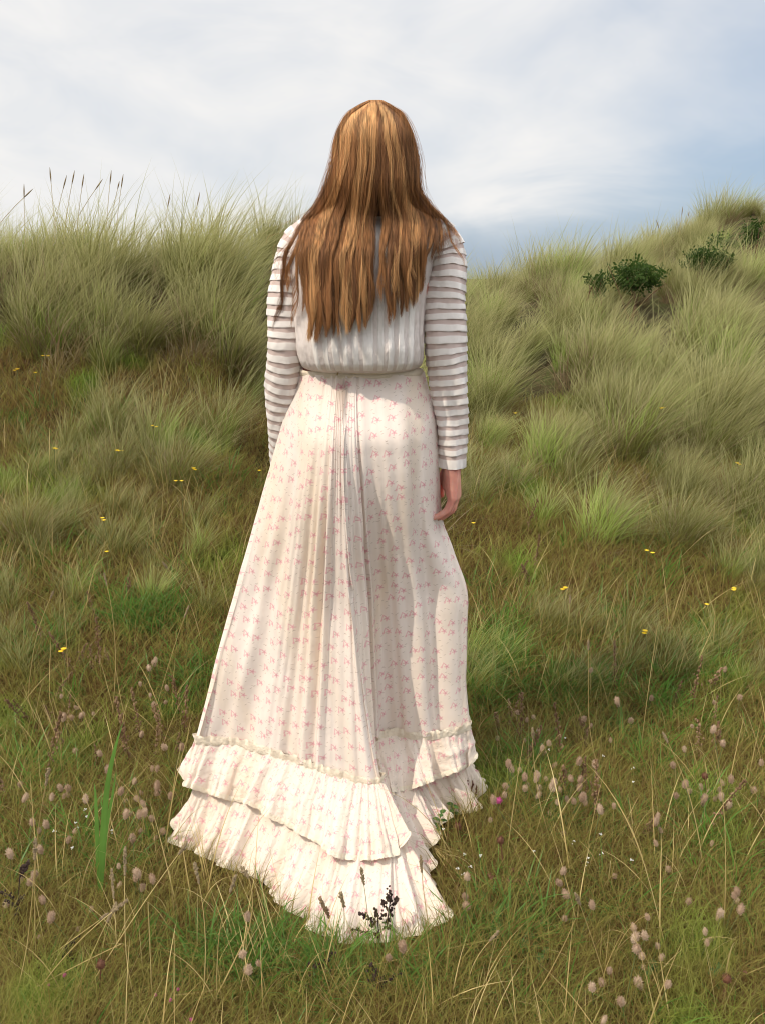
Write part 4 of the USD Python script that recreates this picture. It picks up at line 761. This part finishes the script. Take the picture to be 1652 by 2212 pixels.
for px, py, lb in ((31,824,'leftmost yellow flower at the left edge, on the slope'), (69,800,'topmost yellow flower of the group at the left edge'), (79,828,'right one of the yellow flowers at the left edge'), (251,977,'yellow flower on the left slope near the arching tussock'), (268,956,'yellow flower just above another on the left slope'), (339,954,'yellow flower on the left slope nearest the sleeve'),
        (433,1019,'yellow flower on the slope left of the cuff'), (563,997,'yellow flower touching the hidden left cuff'), (393,1084,'small yellow flower left of the skirt at hip level'), (115,973,'lone yellow flower low on the far left slope'), (1113,890,'yellow flower in the dark tussock right of the sleeve'), (1402,942,'yellow flower at the foot of the tallest tussock'),
        (1601,1007,'yellow flower near the right edge of the dune'), (1013,1110,'yellow flower right of the fingers'), (1399,1227,'uppermost of the yellow flowers in the right turf'), (1218,1284,'yellow flower in the turf nearest the skirt on the right'), (1520,1285,'yellow flower in the turf near the right edge'), (1558,1321,'lowest yellow flower near the right edge'), (1404,1379,'lowest yellow flower in the middle of the right turf'),
        (228,1173,'yellow flower in tall straw on the left'), (241,1158,'yellow bud just above a flower in tall straw on the left'), (139,1418,'yellow flower beside the brown stalks at the left')):
    p = Th(px, py, .15); p[2] = height(p[0], p[1]); DA.put(p, (0, 0, (px * 37) % 360), 1.0 if p[1] < 4 else 1.25, lb, 'yellow flowers dotted over the grass')
def build_pink(t, v):
    p, r = stalk((.11, .08)[v], .2, 480 + v); obj('stem', tube_mesh(p, r, 4), M_stem, t); obj('flower_head', moved(fluffy(482 + v, (.0085, .0045)[v], (.0085, .0045)[v], 90, .4), p[-1] + [0, 0, .004]), M_pink, t)
PI = Kind('pink_clover_flower', 'flower', build_pink, 2)
for px, py, s, lb in ((1076,1740,1.0,'magenta clover flower right of the raised hem'), (131,2117,.9,'pink flower in the straw at the lower left corner'), (360,2149,.85,'pink flower left of the end of the long pale stalk'), (335,2139,.75,'small pink flower left of two others under the train'), (375,2131,.7,'pink bud at the end of the long pale stalk'),
        (398,2200,.8,'pink flower at the bottom edge'), (92,2133,.7,'reddish pink flower nearest the lower left corner'), (1623,2107,.75,'small pink flower at the right edge low down')):
    PI.k = 0 if lb.startswith('magenta') else 1
    p = Th(px, py, .09 * s); p[2] = height(p[0], p[1]); PI.put(p, (0, 0, px % 360), s, lb, 'pink flowers in the turf')
def build_dead(t, v):
    p, r = stalk((.11, .08)[v], .2, 490 + v, .0012); obj('stem', tube_mesh(p, r, 4), M_russet, t); obj('seed_head', moved(fluffy(492 + v, .009, .010, 110, .25), p[-1] + [0, 0, .004]), M_russet, t)
DE = Kind('withered_clover_head', 'clover', build_dead, 2)
for px, py, lb in ((1093,1842,'dark red brown withered clover head right of the train'), (1559,2110,'dark withered clover head near the lower right corner'), (1536,1686,'dark withered clover head among pale ones at the right edge'), (1002,1772,'brown withered head below the russet spikes by the hem'), (207,2086,'dark red withered head in the straw at the lower left')):
    p = Th(px, py, .10); p[2] = height(p[0], p[1]); DE.put(p, (0, 0, px % 360), 1.0, lb, 'withered dark clover heads')
# dark rushes
def rush(loc, h, seed, label, n=70, wide=.012, mat=M_dark):
    g = RNG(seed); t_ = thing('dark_seed_plant', label, 'seed plant', loc); p, r = stalk(h, .18, seed, .0013, 9); T_, B = [tube_mesh(p, r, 4)], []
    for k in range(7):
        s = g.uniform(.3, .95); c = np.array([np.interp(s, np.linspace(0, 1, 9), p[:, i]) for i in range(3)]); e = c + np.array([g.normal(0, wide * 1.6), g.normal(0, wide), g.uniform(.012, .035)])
        T_.append(tube_mesh(np.linspace(c, e, 4), .0009, 4))
        for j in range(n // 7): B.append(octa(c + (e - c) * g.uniform(.3, 1.05) + g.normal(0, .0025, 3), g.uniform(.0018, .0034), g))
    obj('stem', join(T_), mat, t_); obj('seed_cluster', join(B), mat, t_)
b0 = T(832, 2046); rush(b0, .135, 601, 'dark brown seed plant standing in front of the lowest edge of the train', 90)
b0 = T(818, 2052); rush(b0, .075, 602, 'short dense dark seed plant just left of the taller dark one before the train', 110, .016)
b0 = T(40, 2030); rush(b0, .15, 603, 'dark brown seed plant at the left edge near the bottom', 90, .015)
b0 = T(700, 2150); rush(b0, .07, 604, 'dark low seed plant below the middle of the train', 60)
b0 = T(1075, 1960); rush(b0, .07, 605, 'russet seed plant at the end of the straw bundle', 80, .02, M_russet)
b0 = T(820, 2180); rush(b0, .08, 606, 'dark seed plant at the bottom edge of the photo', 60, .014)
b0 = T(165, 2110); rush(b0, .08, 607, 'dark seed plant in the straw at the lower left', 60, .014)
for k, (x0, y0, x1, y1) in enumerate(((1003,1785,1000,1715), (1006,1785,1009,1688), (1010,1788,1020,1690), (1013,1786,1030,1700), (1008,1786,1016,1712), (1000,1785,995,1730))):
    a, b = T(x0, y0), P(x1, y1, T(x0, y0)[1] + .02); t_ = thing('russet_seed_spike', ('short russet spike leftmost but one', 'tallest russet spike', 'russet spike right of the tallest', 'rightmost russet spike', 'short russet spike in the middle', 'leftmost russet spike')[k] + ' of those against the raised hem', 'seed spike', a, group='russet spikes by the hem')
    q = np.linspace(a * 0, b - a, 8); g = RNG(620 + k); obj('stem', tube_mesh(q, .0011, 4), M_russet, t_)
    obj('seeds', join([octa(q[-1] * s + g.normal(0, .0012, 3), g.uniform(.0014, .0026), g) for s in np.linspace(.35, 1, 26)]), M_russet, t_)
# tall green reed leaves
a = T(217, 1965); t_ = thing('reed', 'tall fresh green reed with broad blades at the left', 'reed', a)
for pts, w in ((((217,1965),(220,1880),(224,1790),(232,1700),(248,1620),(268,1556)), .0070), (((216,1965),(213,1880),(210,1800),(207,1730),(203,1690)), .0050), (((219,1965),(222,1880),(230,1790),(243,1720),(252,1660)), .0046)):
    pts = np.array(pts, float); q = P(pts[:, 0], pts[:, 1], a[1] + np.linspace(0, -.05, len(pts)) * (1 if w > .006 else -.6)) - a; f_ = PchipInterpolator(np.linspace(0, 1, len(q)), q); q = f_(np.linspace(0, 1, 24)); s = np.linspace(0, 1, 24)
    wd = w * (.35 + .65 * sstep(0, .35, s)) * (1 - s ** 3); sd = np.array([.93, .35, 0])
    V = np.stack([q - sd * wd[:, None], q + np.array([.1, -.5, 0]) * wd[:, None] * .5, q + sd * wd[:, None]], 0)
    obj('blade', (V.reshape(-1, 3), grid_faces(3, 24, False)), M_reed, t_, smooth=True)
# single stalks one can follow
def straw(pts, depth, r, label, ear=None, mat=None, name='straw_stalk', cat='stalk', emat=None):
    pts = np.array(pts, float); q = P(pts[:, 0], pts[:, 1], depth); f_ = PchipInterpolator(np.linspace(0, 1, len(q)), q); q = f_(np.linspace(0, 1, 22)); o = q[0].copy(); q = q - o
    t_ = thing(name, label, cat, o); obj('stem', tube_mesh(q, r * np.linspace(1, .55, 22), 5), mat or M_straw, t_, smooth=True)
    if ear:
        g = RNG(int(pts[0, 0])); e = q[-1]; d = q[-1] - q[-3]; d /= np.linalg.norm(d); s = np.linspace(-.2, 1, 60)
        B = [octa(e + d * ear[0] * k + g.normal(0, ear[1] * (.5 + .5 * np.sin(np.pi * min(1, max(0, k)))), 3) * .5, ear[1] * .75, g) for k in s]; obj('ear', join(B), emat or M_ear, t_)
gd = lambda px, py: T(px, py)[1]
straw(((376,2151),(471,2138),(555,2112),(659,2100),(777,2090),(874,2070),(1000,2043),(1077,2027)), np.array([1.42,1.45,1.47,1.48,1.49,1.51,1.54,1.56]), .0016, 'long pale dry stalk lying across the grass below the train')
for k, (x1, y1) in enumerate(((1077,1900), (1062,1925), (1040,1965), (1100,1915), (1016,1985), (1085,1880), (1030,1945))):
    straw(((924 + k, 1826), ((924 + x1) / 2 + 6, (1826 + y1) / 2 - 8), (x1, y1)), np.array([gd(925, 1840) - .03, gd((925 + x1) / 2, (1840 + y1) / 2) - .03, gd(x1, y1 + 15) - .01]), .0014, ('longest', 'second longest', 'steepest but one', 'outermost', 'steepest', 'highest', 'middle')[k] + ' stalk of the straw bundle fanning out right of the train')
d1 = gd(450, 2200); straw(((440,2205),(505,2080),(540,2000),(546,1950),(540,1905),(534,1892)), d1 + np.linspace(0, .02, 6), .0014, 'bent pale stalk with a drooping ear before the left train', (.018, .003))
d1 = gd(716, 2090); straw(((722,2090),(716,2010),(708,1975)), d1 - .01, .0012, 'brown spike standing in front of the train', (.038, .0034), emat=M_brown)
d1 = gd(742, 2080); straw(((742,2080),(744,1990),(742,1955)), d1 - .01, .0010, 'grey green spike right of the brown spike before the train', (.026, .0032), M_stem)
d1 = gd(790, 2090); straw(((800,2090),(795,1990),(785,1905)), d1 - .01, .0009, 'thin stem with grey green head in front of the train', (.030, .0026), M_stem)
d1 = gd(920, 2060); straw(((936,2080),(925,2000),(915,1930),(910,1880)), d1 - .01, .0011, 'dry stem leaning at the right edge of the train', (.03, .0024))
for k, (x0, y0, x1, y1, e) in enumerate(((40,2211,250,1965,.03), (140,2211,235,1985,.03), (10,2170,262,2040,0), (300,2205,270,1880,.04), (330,2205,320,1950,0), (432,2205,428,1900,.03), (470,2205,500,1920,.03), (160,2190,390,1840,.02), (60,2100,220,1985,.02), (640,2211,690,2060,0), (585,2200,560,2080,0), (20,2205,75,1850,.03), (80,2100,100,1690,.03), (255,2100,245,1930,.045),
        (1120,2205,1240,1990,0), (1000,2190,1060,2030,.02), (1330,2200,1250,1950,.02), (1520,1900,1440,1600,.02), (1200,1850,1150,1590,.02), (1090,1880,1130,1600,0), (1560,2050,1545,1620,0), (1300,1700,1270,1400,.02), (1380,1650,1420,1350,0), (1180,1500,1230,1300,.02), (60,1560,110,1290,.02), (330,1560,400,1330,.03), (440,1420,360,1225,.02), (540,1420,470,1200,.0), (150,1500,130,1180,0), (240,1560,230,1260,.03))):
    a = T(x0, min(y0, 2205)); d0 = a[1]; m = ((x0 + x1) / 2 + (k % 3 - 1) * 14, (y0 + y1) / 2 - 10)
    straw(((x0, y0), m, (x1, y1)), d0 + np.array([0, .02, .05]) * (1 if k % 2 else -.4), .0011, 'tall dry grass stem ' + ('rising from the bottom left corner', 'second from the left corner, reaching the reed', 'lying low across the left corner', 'upright left of the train', 'upright, right of another, left of the train', 'upright just left of the train', 'slanting up to the left hem', 'long, slanting from the corner to the hem', 'slanting below the reed', 'below the middle of the train', 'upright below the train', 'at the left edge', 'tallest at the left edge', 'with a thick ear right of the reed', 'slanting at the bottom right', 'slanting below the straw bundle', 'leaning left at the bottom right', 'leaning left in the right turf', 'right of the raised hem', 'long, right of the skirt', 'tall and straight at the right edge', 'in the middle of the right turf', 'leaning right in the right turf', 'at the foot of the right dune', 'at the left edge above the brown stalks', 'right of the lush green clump', 'leaning left near the skirt', 'bent left beside the skirt', 'thin at the upper left turf', 'in front of the lush green clump')[k], (e, .0026) if e else None)
# marram ears against the sky
for k, (px, py, dep, lean, lb) in enumerate(((109,378,5.3,0,'highest, upright and leftmost but one'), (140,394,5.3,26,'leaning right below the highest'), (158,384,5.3,22,'above the leaning one'), (179,392,5.3,18,'thin, middle of the row'), (213,399,5.35,48,'most bent'), (239,384,5.35,15,'upright, right of the most bent'), (264,392,5.4,18,'rightmost of the long row'), (256,400,5.4,24,'shortest of the row'), (52,414,5.3,6,'leftmost'), (60,418,5.3,55,'bent beside the leftmost'),
        (365,434,5.5,18,'lone pale, above the right part of the left dune'), (429,430,5.5,20,'lone small, above the rounded tussock'), (1473,456,8.6,3,'tall pale, on the right dune'), (1487,462,8.6,8,'short, beside the tall one on the right dune'), (1420,484,8.2,-20,'leaning left on the right dune'))):
    top = P(px, py, dep); zb = float(height(top[0] - .08, dep)); o = np.array([top[0] - math.tan(math.radians(lean)) * .25, dep, zb]); t_ = thing('marram_seed_head', lb + ' grass ear against the sky', 'grass ear', o, group='grass ears against the sky')
    s = np.linspace(0, 1, 9)[:, None]; q = (top - o) * s + np.array([-(top - o)[0], 0, 0]) * (s - s ** 2) * .8; obj('stem', tube_mesh(q, .0016, 4), M_straw, t_)
    d = q[-1] - q[-2]; d /= np.linalg.norm(d); L = .085 if k not in (7, 13) else .05; e = np.array([q[-1] + d * (j - .5) * L for j in np.linspace(0, 1, 8)]); obj('ear', tube_mesh(e, .0040 * np.sin(np.linspace(.12, 3.0, 8)), 6), M_ear, t_, smooth=True)
# dark rose bushes on the right dune
def bush(px, py, dep, wpx, hpx, seed, label, n):
    g = RNG(seed); c = Th(px, py, .26); dep = c[1]; o = np.array([c[0], dep, float(height(c[0], dep))]); w, h = wpx / FPX * dep, hpx / FPX * dep; t_ = thing('rose_bush', label, 'bush', o, group='dark bushes on the right dune')
    cc = c - o; L = []; twig = []
    for k in range(9):
        e = cc + np.array([g.normal(0, w * .28), g.normal(0, w * .25), g.uniform(-.2, .45) * h]); b = np.array([g.normal(0, .05), g.normal(0, .05), -.02]); s = np.linspace(0, 1, 6)[:, None]; q = b + (e - b) * s + np.array([0, 0, .08]) * (s - s * s); twig.append(tube_mesh(q, .004 * np.linspace(1, .4, 6), 4))
    for k in range(n):
        d = g.normal(0, 1, 3); d /= np.linalg.norm(d); r = g.uniform(.35, 1.0) ** .5; p = cc + d * r * np.array([w * .5, w * .42, h * .5]) * (.45 + 1.0 * meshkit.noise(d * 2.2 + seed))
        ax = g.normal(0, 1, 3) + [0, 0, .3]; ax /= np.linalg.norm(ax); nn = np.cross(ax, g.normal(0, 1, 3)); nn /= np.linalg.norm(nn); l = g.uniform(.014, .026)
        for j in range(5):
            b = p + ax * l * .55 * j; sgn = (-1) ** j; tip = b + (nn * sgn + ax * .5) * l; sd = np.cross(nn, ax) * l * .28 + ax * l * .2
            L.append((np.array([b, (b + tip) / 2 - sd, tip, (b + tip) / 2 + sd]), np.array([[0, 1, 2], [0, 2, 3]])))
    obj('twigs', join(twig), M_russet, t_); obj('leaves', join(L), M_bush, t_)
bush(1372, 600, 7.1, 110, 62, 701, 'largest dark green rose bush in the marram, below the skyline', 420); bush(1290, 614, 6.9, 34, 42, 702, 'smallest dark rose bush, left of the largest', 90)
bush(1520, 562, 7.6, 80, 44, 703, 'dark rose bush on the right dune, third from the left', 230); bush(1566, 566, 7.6, 34, 36, 704, 'small dark rose bush close right of the third', 80); bush(1627, 506, 8.2, 40, 52, 705, 'highest dark rose bush near the right edge', 130); bush(1560, 526, 8.2, 60, 34, 706, 'half hidden dark rose bush below the highest', 90)
# sprouts and round leaves
def sprig(loc, h, seed, label, nl=10, ll=.022, up=.5, name='leafy_sprout'):
    g = RNG(seed); t_ = thing(name, label, 'plant', loc); p, r = stalk(h, .2, seed, .0013); obj('stem', tube_mesh(p, r, 4), M_stem, t_)
    for k in range(nl):
        s = .45 + .55 * (k // 2 + 1) / ((nl + 1) // 2); c = np.array([np.interp(s, np.linspace(0, 1, 7), p[:, i]) for i in range(3)]); a = k * np.pi + (k // 2) * 1.4 + g.normal(0, .3); d = np.array([np.cos(a), np.sin(a), up]); d /= np.linalg.norm(d); w = np.array([-np.sin(a), np.cos(a), 0]) * ll * .34
        t = np.linspace(0, 1, 7)[:, None]; mid = c + d * ll * t + np.array([0, 0, -.35 * ll]) * t ** 2; wd = np.sin(np.pi * np.clip(t * .93 + .05, 0, 1)) ** .8
        V = np.stack([mid - w * wd, mid + np.array([0, 0, -.1 * ll]) * wd, mid + w * wd], 0); obj('leaf', (V.reshape(-1, 3), grid_faces(3, 7, False)), M_leaf, t_, smooth=True)
sprig(T(935, 1845), .10, 801, 'leafy green sprout in the dark gap right of the train', 8, .020); sprig(T(965, 1800), .075, 802, 'taller leafy sprout against the raised hem', 10, .022)
for px, py, sd, lb in ((1090,2010,803,'round leaved green plant right of the tip of the train'), (1070,2040,804,'round leaved plant nearest the long pale stalk'), (1130,2080,805,'round leaved plant in the lower right turf'), (1180,2110,806,'round leaved plant near the bottom on the right'), (1400,2130,807,'green leafy plant near the withered head in the lower right'), (1560,2150,808,'green leafy plant at the lower right corner'), (560,2130,809,'green leafy plant below the left train')):
    sprig(T(px, py), .05, sd, lb, 8, .026, .35, 'low_leafy_plant')
def build_white(t, v):
    p, r = stalk(.07 + .02 * v, .2, 820 + v, .0007); obj('stem', tube_mesh(p, r, 3), M_stem, t); g = RNG(825 + v); obj('flower_head', join([octa(p[-1] + g.normal(0, .0022, 3), .0014, g) for _ in range(5)]), M_white, t)
WH = Kind('small_white_flower', 'flower', build_white, 2); g = RNG(31)
for px, py, sx, sy, n, where in ((200,1780,90,60,9,'left of the lowest flounce'), (1010,1870,40,40,6,'right of the train'), (1310,1860,90,60,7,'in the turf right of the straw bundle'), (430,1780,15,20,2,'under the left hem'), (1250,1640,120,60,8,'among the clover on the right')):
    found = []
    for _ in range(n):
        p = Th(px + g.normal(0, sx * .6), py + g.normal(0, sy * .6), .07); p[2] = height(p[0], p[1])
        if not inside(p[:1], p[1:2], 1.0)[0]: found.append((p, (0, 0, g.uniform(0, 360)), 1.0))
    place_row(WH, 'tiny white flower', where, 'tiny white flowers ' + where, found)
